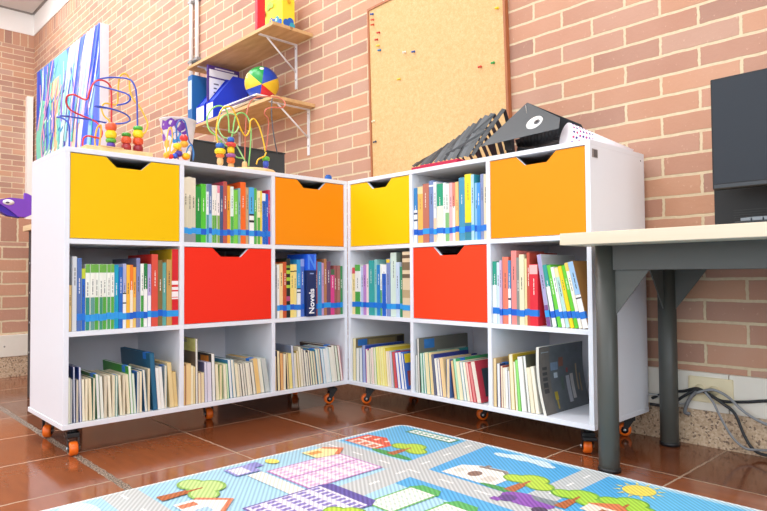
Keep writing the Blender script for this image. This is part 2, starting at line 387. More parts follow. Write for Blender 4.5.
def make_book(w, h, d, c, o, fore, M, label, group, lean):
    cover = o.get('k', c); t = .0012 if fore else .0015
    mc = mat(c, .4, noise=.04); mk = mat(cover, .4, noise=.08, scale=14)
    b = MB()
    yb = (d-.002, d) if fore else (0, .002)
    if fore: kl = kr = mk
    else: kl = kr = mk
    y0, y1 = (0, d-.002) if fore else (.002, d)
    b.box((0, y0, 0), (t, y1, h), kl); b.box((w-t, y0, 0), (w, y1, h), kr)
    if not fore:
        l = o.get('l')
        if l:
            hx, fr = l; zs = h*float(fr)
            b.box((0, 0, zs), (w, .002, h), mc, bev=.0007); b.box((0, 0, 0), (w, .002, zs), mat(hx, .4, noise=.04), bev=.0007)
        else: b.box((0, 0, 0), (w, .002, h), mc, bev=.0007)
        cap = o.get('c')
        if cap: b.box((.0002, -.0005, h*.87), (w-.0002, 0, h-.0005), mat(cap, .4))
        lum = sum(int(c[i:i+2], 16) for i in (0, 2, 4))
        ink = mat('3f4248' if lum > 430 else 'eceae4', .6)
        if w > .010 and not o.get('n'):
            zt = h*random.uniform(.5, .62); ln = h*random.uniform(.16, .27); x = w*random.uniform(.4, .5); ww = min(.0028, w*.16)
            z = zt
            while z < zt+ln:
                sg = random.uniform(.006, .02); b.box((x, -.0004, z), (x+ww, 0, min(z+sg, zt+ln)), ink); z += sg+.003
        for (za, zb, hx) in o.get('b', []):
            b.box((0, -.0005, h*za), (w, 0, h*zb), mat(hx, .5))
    else:
        b.box((0, yb[0], 0), (w, yb[1], h), mk)
        if o.get('s'):                                    # printed cover panels
            for (ya, yb_, za, zb, hx) in o['s']:
                for x0, x1 in ((-.0004, 0), (w, w+.0004)): b.box((x0, d*ya, h*za), (x1, d*yb_, h*zb), mat(hx, .45, noise=.25, scale=60))
    bk = b.build('book', None, M)
    tag(bk, label, 'book', group)
    b = MB()
    if fore: b.box((t, .0015, .0012), (w-t, d-.002, h-.0015), page_mat(o.get('p', c)))
    else: b.box((t, .002, .002), (w-t, d-.003, h-.003), page_mat('e4dcc6'))
    b.build('pages', bk)
    if not fore and not o.get('nt'):
        b = MB(); z0 = .036+random.uniform(-.0035, .0035); b.box((-.0003, -.0007, z0), (w+.0003, .012, z0+.025), TAPE[o.get('t', random.choice((0, 0, 1, 2)))]); b.build('tape', bk)
    if fore and o.get('tape'):
        b = MB(); z0 = h-.03; b.box((-.0006, d*.12, h-.026), (w+.0006, d*.12+.03, h+.0006), TAPE[0]); b.build('tape', bk)
    return bk
def parse(line):
    p = line.split(); o = {}
    for q in p[4:]:
        k, v = q.split('=')
        if k == 'l': a, f = v.split(':'); o['l'] = (a, f)
        elif k == 'b': o.setdefault('b', []).append((float(v.split(':')[0]), float(v.split(':')[1]), v.split(':')[2]))
        elif k == 's': o.setdefault('s', []).append(tuple(float(x) for x in v.split(':')[:4])+(v.split(':')[4],))
        elif k in 'adt' : o[k] = float(v) if k != 't' else int(v)
        else: o[k] = v
    return float(p[0]), float(p[1]), float(p[2]), p[3], o
def cubby(wing, cell, row, crop, zoom, table, where, group, fore=False, front=.008):
    M = M_L if wing == 'L' else M_R
    (u0, u1), (z0, z1) = CX[wing][cell], CELLZ[row]
    u0 += .0015; u1 -= .002
    def loc(x, y):
        X, Y = crop[0]+x/zoom, crop[1]+y/zoom
        p = at(X, Y, 0, -2.4113-front) if wing == 'L' else at(X, Y, 1, 2.0231+front)
        q = M.inverted() @ p; return q.x, q.z
    rows = [parse(l) for l in table.strip().splitlines()]
    # heights and raw widths from the measured outline
    items = []; u_cursor = None
    for (x0, x1, yt, c, o) in rows:
        a = loc(x0, yt); bb = loc(x1, yt); w = max(.004, bb[0]-a[0]); h = min(max(.08, (a[1]+bb[1])/2-z0), z1-z0-.006)
        items.append([w, h, math.radians(o.get('a', 0)), c, o, loc(x0, yt)[0]])
    # pack left to right, leaning books kept clear of their neighbours
    def layout(scale):
        pos = []; cur = u0; pw = None
        for i, (w, h, a, c, o, ur) in enumerate(items):
            w2 = w*scale; gap = .0006
            if i == 0: u = cur + h*math.sin(max(a, 0))*1.0
            else:
                _, hp, ap = pw
                u = cur+gap+max(0, min(h*math.cos(a), hp*math.cos(ap))*(math.tan(a)-math.tan(ap)))
            pos.append((u, w2)); cur = u+w2/math.cos(a)+0.00015; pw = (w2, h, a)
        return pos, cur
    lo, hi = .3, 2.0
    for _ in range(40):
        mid = (lo+hi)/2
        if layout(mid)[1] > u1: hi = mid
        else: lo = mid
    pos, end = layout(lo)
    # keep measured gap at the right of a row that does not fill its cubby
    uend = rows and loc(rows[-1][1], rows[-1][2])[0]
    n = len(items); cnt = 0
    for i, ((u, w), (w0, h, a, c, o, ur)) in enumerate(zip(pos, items)):
        d = o.get('d', .185 if not fore else .19)+random.uniform(-.004, .004)
        v = front+random.uniform(0, .006)+ (o.get('v') and float(o['v']) or 0)
        ML = M @ Matrix.Translation((u, v, z0+.0004)) @ Matrix.Rotation(-a, 4, 'Y')
        nm = o.get('name')
        if nm is None:
            nm = cname(c)
            if o.get('l'):
                l2 = cname(o['l'][0]); nm = nm if l2 == nm else nm+' and '+l2
            if fore and o.get('k'): nm = nm+' book, '+cname(o['k'])+' cover'
            elif fore: nm = nm+' book, pages outward'
            else: nm = nm+' book'
        else: nm = nm.replace('_', ' ')
        side = ORD[i]+' from left' if i < n-1 else 'rightmost'
        if i == 0: side = 'leftmost'
        make_book(w, h, d, c, o, fore, ML, f'{nm}, {side} {where}', group, a)
    return pos
# left bookcase, top cubby
A = """
62 87 75 e6ddc4 l=d3cdb2:.70 t=1 b=0:.13:8f9294
87 112 72 e6ddc4 l=d3cdb2:.70 t=1 b=0:.13:8f9294
112 137 78 e6ddc4 l=d3cdb2:.70 t=1 b=0:.13:8f9294
137 168 130 1f8f3c t=1
168 198 115 52c436
198 214 115 e8eef0 l=4d9aa0:.48 c=6f86a8
214 232 115 5f7fae l=8fc2e2:.5
232 247 122 f0ece2 l=62ac48:.48 t=1
247 262 122 f0ece2 l=62ac48:.48 t=1
262 278 124 f2e6e4 l=7fae52:.48 c=e88aa0 t=1
278 298 124 41557c
298 322 100 b75748 k=c8485a
322 342 125 f0a52a
342 362 130 dff0e4 l=4cae4a:.48
362 388 150 7ccc4a
388 401 140 7fb3ae
401 434 103 ef6a24 k=ea5820
434 452 135 c3a47a
452 482 135 4faee4 l=f2f2f0:.53 b=.38:.42:26282c b=.50:.53:26282c
482 500 140 58b052
500 518 155 f0e9ba l=5cae46:.5
518 531 155 f2d84c
531 552 170 edf2f6 l=1f66c0:.85 b=.80:.83:1f66c0
552 565 175 1f5fc0
565 577 150 cf2f55
"""
cubby('L', 1, 't', (175, 165), 6.01, A, 'in left bookcase\'s top cubby', 'books in the left bookcase top cubby')
B = """
40 56 245 d9b877 nt=1 k=33404e
56 77 118 d4d8dc nt=1
77 98 125 4f6fae
98 116 172 c3d23c l=1c62c4:.84
116 136 152 eef0e6 l=2f8a74:.50 c=6cae48 t=1
136 157 152 eef0e6 l=5f968e:.50 c=6cae48 t=1
157 176 152 eef0e6 l=54a83e:.50 c=6cae48 t=1
176 193 152 eef0e6 l=3c9470:.50 c=6cae48 t=1
193 211 152 eef0e6 l=54a83e:.50 c=6cae48 t=1
211 227 152 eef0e6 l=47a058:.50 c=6cae48 t=1
227 243 152 eef0e6 l=54a83e:.50 c=6cae48 t=1
243 263 155 0a9cc0 t=1
263 281 165 1a66c0
281 297 150 a9aed6 l=f0f0ee:.56 b=.38:.4:2a2c33 b=.53:.55:2a2c33
297 313 155 f2b93a
313 328 155 ef7f2c l=f3ead0:.6
328 342 165 efa93a l=e7c46a:.5
342 360 125 7c84b0 k=5b607e d=.25
360 374 150 eef2ea l=3f9c40:.5
374 392 150 1f7d44 l=f2f2ee:.6
392 408 152 b9a8d8 l=f2eff4:.5
408 438 108 d8503e k=c22a24 d=.24
438 460 135 7d6b3e
460 478 145 5fa79c
478 500 132 c99b55
500 531 85 d31f2a k=c9a81e n=1 d=.22 b=.34:.36:f3e9e6 b=.37:.44:f3e9e6 b=.46:.50:f3e9e6 b=.53:.58:f3e9e6 name=tall_red_book_with_white_title
"""
cubby('L', 0, 'm', (60, 230), 4.446, B, 'under left bookcase\'s yellow drawer', 'books under the left yellow drawer')
Cc = """
62 78 155 8d9096 nt=1
78 92 140 ecebe6
92 112 135 f2d196 
112 132 125 c4562c
132 155 105 20261f b=.62:.68:a8cc3a b=.74:.8:a8cc3a b=.84:.88:7ea838 b=.5:.55:a8cc3a b=.28:.36:b24a78 n=1
155 177 140 f3dc7c b=.86:.88:3c3a30
177 196 138 f0df92 b=.86:.88:3c3a30
196 218 112 2f9ad8 l=eef0f0:.5 b=.42:.44:22262c b=.48:.50:22262c
218 240 108 4c72c6 c=8fa3dc
"""
C2 = """
292 309 120 a64a3a
309 334 125 4a8fc4
334 346 130 c79cc4
346 361 108 b77a52
361 383 122 6e4866
383 405 165 dd3f86 c=47684a
405 420 145 a0605c
420 438 145 a66a62
438 455 148 3f8f56
"""
# ------ the Novels marker stands between the two halves
def halfcubby(wing, cell, row, crop, zoom, t1, t2, ua, ub, where, group):
    CELLX = CX[wing]
    keep = CELLX[cell]
    CELLX[cell] = (keep[0], ua); cubby(wing, cell, row, crop, zoom, t1, 'in group left of Novels marker', group)
    CELLX[cell] = (ub, keep[1]); cubby(wing, cell, row, crop, zoom, t2, 'in group right of Novels marker', group)
    CELLX[cell] = keep
def locL(x, y, front=-.006):
    q = M_L.inverted() @ at(x, y, 0, -2.4113-front); return q.x, q.z
def locR(x, y):
    q = M_R.inverted() @ at(x, y, 1, 2.0311); return q.x, q.z
nv0 = locL(265+240/5.678, 240+300/5.678)[0]; nv1 = locL(265+292/5.678, 240+300/5.678)[0]
halfcubby('L', 2, 'm', (265, 240), 5.678, Cc, C2, nv0-.001, nv1+.001, 'under left orange drawer', 'books under the left orange drawer')
nzt = locL(265+266/5.678, 240+80/5.678)[1]; nzs = locL(265+266/5.678, 240+172/5.678)[1]
b = MB(); nz0 = CELLZ['m'][0]+.0004
b.box((nv0, -.006, nz0), (nv1, .16, nzs), mat('15295c', .4)); b.box((nv0, -.006, nzs), (nv1, .16, nzt), mat('1d5fe0', .4))
nov = b.build('shelf_marker', None, M_L); tag(nov, 'dark blue shelf marker lettered Novels under the left orange drawer', 'sign')
nw = nv1-nv0
text_mesh('Novels', nw*.78, mat('f2f4f8', .5), 'lettering', nov, Matrix.Translation((nv0+nw*.5, -.0065, nz0+.012)) @ Matrix.Rotation(PI/2, 4, 'X') @ Matrix.Rotation(PI/2, 4, 'Z'), bold=.0008)
text_mesh('N', nw*1.7, mat('4f8ef2', .5), 'letter', nov, Matrix.Translation((nv0+nw*.02, -.0065, (nzs+nzt)/2-.003)) @ Matrix.Rotation(PI/2, 4, 'X') @ Matrix.Diagonal((.75, 1.05, 1, 1)), bold=.0015)
b = MB(); b.box((nv0+nw*.3, -.0068, nzs-.018), (nv0+nw*.7, -.0060, nzs-.013), mat('8fa6d8', .5)); b.build('subtitle', nov)
G = """
42 62 160 2f82c0 l=eef2f4:.6 b=.40:.43:3c4a60 b=.52:.55:3c4a60
62 93 152 f3b95c c=ecd6a0
93 130 135 b9705c k=2c2e34
130 155 118 7187b8 b=.9:.93:dfe6f2
155 172 125 dfe2e6 l=f2c8a4:.4
172 208 135 1f9c74 l=f0ead2:.62
208 222 130 e9f2ea
222 245 136 dfe9dc l=7fb878:.5
245 262 130 f2b2b6
262 278 130 e98470 l=f6f1ea:.6
278 296 125 f4c17a
296 330 100 3f93b8 k=2f8aa4 d=.22
330 368 80 f3da1e l=2f8296:.27 k=e6c838 d=.22
368 386 82 a9d2e8 k=37a0b0 d=.2
386 402 130 8fc6ee
402 422 130 3a8fe0
422 440 80 8290b8 d=.2
440 459 80 ded3b6
"""
cubby('R', 1, 't', (405, 160), 5.678, G, 'in right bookcase\'s top cubby', 'books in the right bookcase top cubby')
H = """
62 80 185 f0dc9a c=d84a58
80 110 168 f0f4ee l=4aa646:.46 c=5ab04e
110 125 180 bfc9ea
125 140 170 b988c8
140 157 165 f3e0e2
157 185 145 35a3a0 d=.2
185 200 140 8cc9c4
200 222 170 1e82c8 k=6db2d8
222 232 165 e6f2e6 l=4aa860:.5
232 256 170 eef2f4 l=1c5fc6:.83
256 275 135 7f8fc0 b=.93:.99:e8c83c
275 310 100 cfe4d8 k=7d8a80 d=.22
310 330 155 c3d6ea
330 346 180 2f8a64
346 395 95 dccaa8 n=1 d=.2 b=.3:.42:b8a27c b=.6:.66:6a5a44 b=.72:.84:7c6a50 b=.9:.95:5c4c3c name=birch-patterned_cream_and_brown_book
"""
cubby('R', 0, 'm', (340, 235), 5.675, H, 'under right bookcase\'s yellow drawer', 'books under the right yellow drawer')
I = """
60 82 135 1f9c84 l=eef4f0:.62
82 98 140 cfe2ee
98 110 130 c8b2d2
110 141 112 ee8068
141 156 130 4a86b8 l=f2f2f2:.56 b=.38:.41:30343a
156 185 80 ee8c86 d=.2
185 202 115 8a8c86
202 228 100 e6e0be
228 240 120 e8d9a2
240 256 90 c45340 k=b44434 d=.2
256 300 150 dc2838 b=.84:.99:f0b8b4
296 318 98 a9a2cc l=7a4a8a:.3 a=8.5 k=c9cbd2 d=.25
318 340 150 2d9a94 l=f0f4ee:.65 a=10.2
340 360 150 66c83c a=11.2
360 376 160 f0f4f2 a=11.7 d=.2
376 396 165 f2e7b2 l=b4dcd8:.85 a=12.1
396 415 155 f3d51e a=12.5
415 434 150 62c82e a=12.8
434 452 135 f2eede c=f2d060 a=13.2
452 482 130 9cc4ea l=f2f2f0:.5 a=13.5 k=a8783c b=.44:.46:2c2c30 d=.24
"""
cubby('R', 2, 'm', (480, 235), 5.108, I, 'under right bookcase\'s orange drawer', 'books under the right orange drawer')
# bottom row, fore-edges out
Dt = """
65 81 210 e2e6d4 a=.3
81 95 216 c9c9c2 k=24386a
95 108 155 dfe2ea k=24386a d=.26 a=.8
108 125 218 cfc4ae k=8a8f9c
125 140 157 eaeaee k=2f4690 d=.25 a=1.4
140 156 215 f0ead2 a=1.6
156 172 214 efe4c8
172 190 212 eadfbe a=2
190 208 210 e6d9bd k=3f7a66
208 230 192 f1f1ea k=5c8a52 a=2.6 d=.22 tape=1
230 248 200 e9ebe0 a=2.8
248 266 198 d9cfb8
266 284 198 efe7cf a=3
284 302 196 e6dcc0
302 318 197 dce4d4 k=2e7c74 tape=1
318 334 196 efe6cc a=3.2
334 348 195 e2d8be
348 368 193 ece2c4 a=3.4
368 388 152 eef4ea k=3f9a36 d=.27 a=3.6 tape=1
388 402 188 dfe8d8 a=3.8
402 418 180 f0e8d0 k=346a9a tape=1
418 434 178 ece0c2
434 452 170 f1ead6 k=2f6a92 a=4
452 466 165 e2d4b4
466 496 88 2a5f80 k=1f5a7a d=.30 p=2a6688 a=4.4 tape=1 name=tall_dark_teal_book
496 516 160 f2f0e8 a=4.4
516 536 155 efeee6 a=4.4
536 552 150 e6dfc8 k=9fb0b8 tape=1
552 578 135 e6cf98 d=.2 a=4.4
578 600 180 dfc488 a=4.4
"""
cubby('L', 0, 'b', (55, 335), 4.864, Dt, 'in left bookcase\'s lower left cubby', 'books in the left bookcase bottom left cubby', True)
Et = """
55 76 215 e0c284 k=a8424a
76 108 203 eacb92
108 124 215 efe4c4
124 136 220 e2cf9c
136 152 52 e9e6dc k=6a5d50 d=.17 a=.6 s=0:1:.8:1:c7c678 s=.45:.7:.93:.99:2f6fae name=tall_grey_and_yellow_book
152 172 258 efe2bd k=9c4a52 a=.8
172 192 256 e9d8ae a=1
192 212 192 dcd9e6 k=6a6a8a a=1.2
212 240 195 e2dde8 a=1.4
240 264 142 f0eee6 k=3c3a34 d=.24 a=1.8 s=.1:.4:.7:.95:d8822c s=.5:.9:.75:1:2a8a86 name=tall_white_book_with_orange_cover
264 284 205 efe4c2 a=2.4
284 306 210 e6d6aa k=6a9a4a
306 322 205 f0e7cc a=3
322 336 202 d6e8c8 k=58a84c a=3.6
336 356 178 f2f2ec k=2f7fb0 d=.24 a=4.4
356 378 178 efe9d6 k=2f7f9a d=.24 a=5
378 398 200 ece2c2 a=5.6
398 414 205 e2dcc8 k=55524a a=6
414 430 200 efe9d8 k=8a8478 a=6.3
430 446 198 e2dccb k=504c46 a=6.6
446 462 197 efe8d4 a=6.8
462 478 195 e6dfce k=605a50 a=7
478 498 192 f0ead8 k=77705f a=7.2
498 530 172 edc680 a=7.5 k=c9c6bc d=.24 tape=1
530 552 170 f0ecd6 a=8 k=d2d4d2
552 584 168 c3c9c4 k=aeb8b2 a=9
"""
cubby('L', 1, 'b', (175, 330), 6.01, Et, 'in left bookcase\'s lower middle cubby', 'books in the left bookcase bottom middle cubby', True)
Ft = """
72 88 200 e6cf9c k=6a4438 a=1
88 108 165 efdfb0 k=1f2440 d=.22 a=1.5
108 126 180 e6b878 k=e08a44 a=2
126 142 185 f0e4c4
142 156 180 ead2a0 k=3c3c44 a=2.8
156 178 182 f2dd8c a=3.2
178 194 130 d6dae2 k=7a86a0 d=.22 a=3.6
194 212 180 efe6cc a=4.2
212 228 165 e9dcc0 k=b8a24a a=4.8
228 246 140 f0e9d4 k=d8ccb0 a=5.4
246 262 150 e6dfcf k=8a8070 a=5.8
262 278 160 f2ecda k=6a6a74 a=6
278 292 175 efe8d0 k=4a5a8a a=6.3
292 306 160 eae0c6 k=4c3a30 d=.26 tape=1 a=6.6
306 322 165 f0e6c8 k=3f9a90 a=6.8
322 338 168 e6dabc k=8a5a3c a=7
338 356 152 f2ecd4 k=2f8fb0 tape=1 a=7.2
356 374 150 efe4c6 k=b8543c a=7.3
374 392 150 dfeaf0 k=6aa6c8 a=7.4
392 412 155 eef2ee a=7.5
412 432 145 e6eeee k=9cc2ce tape=1 a=7.6
432 452 142 f2efe0 a=7.7
452 474 128 ece8da k=5a4034 d=.26 a=7.8 tape=1
474 492 130 e6ead8 k=2f8a54 a=7.9
492 508 130 f0e6e0 k=b8304a a=8
"""
cubby('L', 2, 'b', (265, 325), 6.39, Ft, 'in left bookcase\'s lower right cubby', 'books in the left bookcase bottom right cubby', True)
J = """
42 64 92 efe2b4 k=7a7050 d=.34 s=.04:.22:.82:.97:2f6fb8 s=.25:.8:.5:.95:9a8858 s=.84:.98:.3:.97:3c3628 s=.05:.5:.1:.7:5c6a58 name=tall_cream_landscape_picture_book
64 88 158 f0efe6 k=6a7a74
88 108 160 dfe6ea k=8a9aa8 a=1
108 130 140 a9b4dc k=2c4aa0 d=.27 a=1.4
130 144 165 f2ece0 k=c84a9a a=2
144 158 175 efe9da a=2.4
158 172 160 f2e6da k=3c6a4a d=.25 a=2.8 
172 188 155 f2dcd4 a=3.2
188 204 155 f2ecda k=8ac06a d=.24 a=3.5
204 220 150 f2ea9c a=3.8
220 236 150 efe7a8 k=d8c84c a=4
236 252 152 f2eba4 a=4.2
252 268 158 ece39a k=e0cc3c a=4.4
268 284 180 f2e6d0 a=4.6
284 298 180 f3dccf k=c8c0b4 a=5
298 312 178 dccce2 k=9cc4b4 d=.24 tape=1 a=5.4
312 332 184 d6404a k=c83844 p=d05a5c a=6.4
332 352 188 f0f0ee k=4a6fc8 a=7.4 s=.05:.95:.72:.95:e8cc34 s=.1:.7:.1:.6:3c5cb4
352 372 185 efeeea k=4a7ad0 d=.2 a=8.2 s=.05:.95:.75:.97:f0d22a s=.35:.95:.05:.5:8fb0e6 s=.1:.6:.55:.72:dfe6f2 name=white_book_with_blue-yellow_cover
372 384 190 f2f0ec k=3f6fc4 d=.16 a=9 s=.05:.95:.72:.97:ecd026 s=.1:.9:.1:.5:a04848
"""
keep = CX['R'][0]; CX['R'][0] = (keep[0], locR(345+418/6.81, 325+430/6.81)[0])
cubby('R', 0, 'b', (345, 325), 6.81, J, 'in right bookcase\'s lower left cubby', 'books in the right bookcase bottom left cubby', True)
CX['R'][0] = keep
K = """
45 60 170 d8dcd8 k=8a8e86 a=1
60 72 75 dcdad2 k=6f7068 d=.34 a=1.4 s=.35:.95:.2:.75:a8aca2 s=.1:.3:.8:.97:2f72b8 s=.05:.25:.1:.7:4c4e44 name=tall_grey_landscape_picture_book
72 86 160 cfe2d4 k=5aae8a a=3
86 98 158 e2eae0 k=3f9c94 a=3.6
98 124 156 f2e0b0 k=2f9c9c d=.28 a=4.6
124 142 158 ecd6a0 a=5
142 158 168 4a4e58 k=2c3a8a p=6a6e78 d=.24 a=5.6
158 174 190 f2ece0 a=6.2
174 190 192 efe8da k=35449c d=.26 a=6.6 tape=1
190 212 188 f0cf9a a=7
212 232 192 edd2a4 k=5a7ab0 d=.22
232 250 200 eac892 k=8a4848 a=7.4
250 268 190 a8dcb4 k=3faa6a p=b8e4c4 d=.24 a=7.8 tape=1
268 288 205 f2e4c0 a=8.2
288 306 208 f2eee4 k=5a9aa8 d=.25 a=8.6
306 322 208 efe9d4 a=9
322 338 210 f2c4b8 k=d84a52 p=f0c8bc a=9.6
338 356 215 dc5a64 k=c63c4c p=e08a88 a=10.4
356 384 205 c23848 k=b83444 p=e6dccc d=.2 a=11.4 s=.18:.98:.12:.80:2c3f46 s=.5:.8:.3:.62:7a6a58 name=red_book_with_dark_picture_on_cover
"""
keep = CX['R'][1]; CX['R'][1] = (keep[0], locR(405+436/5.674, 325+438/5.674)[0])
cubby('R', 1, 'b', (405, 325), 5.674, K, 'in right bookcase\'s lower middle cubby', 'books in the right bookcase bottom middle cubby', True)
CX['R'][1] = keep
_, zmag = (lambda q: (q.x, q.z))(M_R.inverted() @ at(485+265/5.113, 330+90/5.113, 1, 2.033))
mh = zmag-CELLZ['b'][0]
umag = (M_R.inverted() @ at(485+300/5.113, 330+435/5.113, 1, 2.033)).x
keep = CX['R'][2]; CX['R'][2] = (keep[0], umag-.018)
Lt = """
38 55 145 ecd2a0 k=c8a878
55 74 172 f2f0ea k=22386e d=.30 a=.6 tape=1
74 88 185 ece0c4 k=a84a44 a=1
88 100 195 efe6d0 a=1.4
100 114 195 f2efe8 a=1.7
114 128 208 e6e4e6 k=77787e a=2
128 152 126 f2e6c2 k=c8a42c d=.25 a=2.6 s=.15:.85:.72:.95:3a2c20 name=tall_cream_book_with_yellow-black_cover
152 164 165 f0ead6 a=3.2
164 180 155 8ed86a k=5cc23c p=9ce07c a=4
180 206 140 f4f2ea a=5
206 224 135 f0efe6 k=5a5a4c d=.2 a=5.6
224 246 195 efe4c8 a=6.6
246 266 190 f4ecd8 a=7.4
"""
cubby('R', 2, 'b', (485, 330), 5.113, Lt, 'in right bookcase\'s lower right cubby', 'books in the right bookcase bottom right cubby', True)
CX['R'][2] = keep
# two floppy magazines slumped at the right of that cubby
def magazine(u0, v0, d, h, bow, lean, th, cov, panels, label):
    z0 = CELLZ['b'][0]+.0005
    def X(z): t = z/h; return u0 - lean*t + bow*math.sin(PI*t)*-1
    n = 14; b = MB(); mc = mat(cov, .28, noise=.3, scale=28)
    prof = [(X(h*i/n), z0+h*i/n) for i in range(n+1)]
    poly = prof+[(x+th, z) for x, z in prof[::-1]]
    b.prism(poly, 1, v0, v0+d, page_mat('e2dfd4'), side={})
    mg = b.build('magazine', None, M_R); tag(mg, label, 'magazine')
    b = MB()
    for i in range(n):
        (xa, za), (xb, zb) = prof[i], prof[i+1]; e = th+.0006
        b.face([(xa+e, v0-.001, za), (xa+e, v0+d, za), (xb+e, v0+d, zb), (xb+e, v0-.001, zb)], mc, True)
        b.face([(xa-.0006, v0-.001, za), (xb-.0006, v0-.001, zb), (xb-.0006, v0+d, zb), (xa-.0006, v0+d, za)], mc, True)
    b.build('cover', mg, recalc=False)
    for (va, vb, ta, tb, hx) in panels:
        b = MB()
        k = max(2, int((tb-ta)*14)); m = mat(hx, .35, noise=.25, scale=50)
        for i in range(k):
            za, zb = h*(ta+(tb-ta)*i/k), h*(ta+(tb-ta)*(i+1)/k); e = th+.0012
            b.face([(X(za)+e, v0+d*va, z0+za), (X(za)+e, v0+d*vb, z0+za), (X(zb)+e, v0+d*vb, z0+zb), (X(zb)+e, v0+d*va, z0+zb)], m)
        b.build('cover_print', mg, recalc=False)
    return mg
pan = [(.0, .22, .0, .99, '6f6a64'), (.06, .16, .3, .7, '3f3f40'), (.04, .2, .88, .97, '9fb4ba'), (.24, .4, .62, .74, '7d92a8'), (.42, .52, .66, .80, '8a5a48'), (.30, .38, .50, .58, 'b9c4cc'),
       (.56, .64, .10, .50, 'b9bcc4'), (.66, .73, .14, .52, 'c7c4c2'), (.58, .62, .55, .62, 'a84a48'), (.80, .83, .25, .66, 'b8a27c'), (.87, .90, .22, .5, '9a8a6a'), (.26, .33, .18, .3, 'b8a23c'), (.44, .5, .3, .5, '5a6a60'), (.28, .31, .05, .2, 'b09c48')]
magazine(umag, .012, .32, mh, .012, .03, .012, '62686c', pan, 'grey glossy magazine bowed open-faced in bottom right cubby of right bookcase')
magazine(W-TH-.060, .14, .25, mh*.93, .010, .012, .003, '585d66', [(.1, .9, .2, .8, '777d88')], 'thin slate magazine leaning behind the grey glossy magazine')
# ------------------------------------------------------------------ desk
DX0, DX1, DY0, DY1 = -1.072, .55, 1.79, 2.455
dk = empty('desk', (0, 0, 0), 0, 'beech-topped desk with dark grey steel legs in front of brick wall', 'desk')
TOP = wood_material('beech_laminate', 'd8c8ae', 'dfd0b8', (1, 20, 20), .4)
b = MB(); b.box((DX0, DY0, .737), (DX1, DY1, .775), TOP, bev=.002); b.build('desk_top', dk)
legs = [(-.995, 1.945), (-.985, 2.398), (.47, 1.945), (.47, 2.398)]
for (x, y) in legs:
    b = MB(); b.lathe([(.030, 0), (.033, .004), (.033, .7368)], DGREY, Matrix.Translation((x, y, 0)), 24, smooth=True); lg = b.build('leg', dk)
    b = MB(); b.lathe([(.036, 0), (.036, .012), (.033, .014)], BLACK, Matrix.Translation((x, y, 0)), 24); b.build('foot', lg)
for y in (1.945, 2.398):
    b = MB(); b.box((-.99, y-.012, .657), (.47, y+.012, .7366), mat('4b4d4a', .45, noise=.03)); b.build('rail', dk)
for x in (-.99, .47):
    b = MB(); b.box((x-.012, 1.957, .657), (x+.012, 2.393, .7366), mat('4b4d4a', .45, noise=.03)); b.build('rail', dk)
for (x, y) in legs:
    sx = 1 if x < 0 else -1; sy = 1 if y < 2.2 else -1
    b = MB(); b.prism([(x+sx*.03, .6565), (x+sx*.145, .6565), (x+sx*.03, .507)], 1, y-.002, y+.002, mat('525450', .45, noise=.03)); b.build('gusset', dk)
    b = MB(); b.prism([(y+sy*.03, .6565), (y+sy*.145, .6565), (y+sy*.03, .507)], 0, x-.002, x+.002, mat('525450', .45, noise=.03)); b.build('gusset', dk)
# monitor
MY = 2.17
ml = at(710, 80, 1, MY); mb_ = at(712, 190, 1, MY)
SCR = mat('131e2a', .5, noise=.04); BZ = mat('101317', .5)
mx0, mz1, mz0 = ml.x, ml.z, mb_.z
mo = empty('computer_monitor', (mx0+.26, MY+.08, .7755), 0, 'black computer monitor standing on the beech-topped desk', 'monitor')
def loc_(p, o): return tuple(Vector(p)-o.location)
b = MB(); b.box(loc_((mx0, MY, mz0), mo), loc_((mx0+.53, MY+.035, mz1), mo), BZ, bev=.003); b.build('housing', mo)
b = MB(); b.box(loc_((mx0+.006, MY-.001, mz0+.018), mo), loc_((mx0+.524, MY+.001, mz1-.006), mo), SCR); b.build('screen', mo)
b = MB(); b.box(loc_((mx0+.004, MY-.004, mz0+.002), mo), loc_((mx0+.526, MY, mz0+.016), mo), mat('2b3036', .25), bev=.002); b.build('bezel_strip', mo)
b = MB(); b.box(loc_((mx0+.22, MY+.035, .79), mo), loc_((mx0+.31, MY+.06, mz0+.2), mo), BZ, bev=.003); b.build('stand_column', mo)
b = MB(); b.box((-.12, -.05, 0), (.12, .045, .014), BZ, bev=.004); b.build('stand_base', mo)
# black low case beneath/behind the screen
b = MB(); cx0 = at(714, 205, 1, MY+.135).x
b = MB(); b.box((cx0, MY+.135, .7755), (mx0+.50, MY+.24, mz0+.03), mat('101418', .6), bev=.004)
for k in range(9): b.box((mx0+.02, MY+.1335, .79+k*.008), (mx0+.2, MY+.135, .793+k*.008), BLACK)
pc = b.build('computer_case'); tag(pc, 'black low computer case behind the monitor foot on the desk', 'computer')
kbx = at(738, 219, 1, 1.93).x
kb = empty('keyboard', (kbx, 1.90, .7755), 0, 'dark keyboard lying in front of the black monitor', 'keyboard')
b = MB(); b.prism([(0, 0), (.15, 0), (.15, .026), (0, .012)], 0, 0, .43, mat('22262b', .5)); b.build('keyboard_body', kb)
b = MB(); KM = mat('7d858c', .5)
for r in range(5):
    for k in range(14):
        y0 = .012+r*.026; x0 = .012+k*.029
        zz = .013+ (y0)*.0933
        b.box((x0, y0, zz), (x0+.025, y0+.021, zz+.008), KM)
b.build('keys', kb)
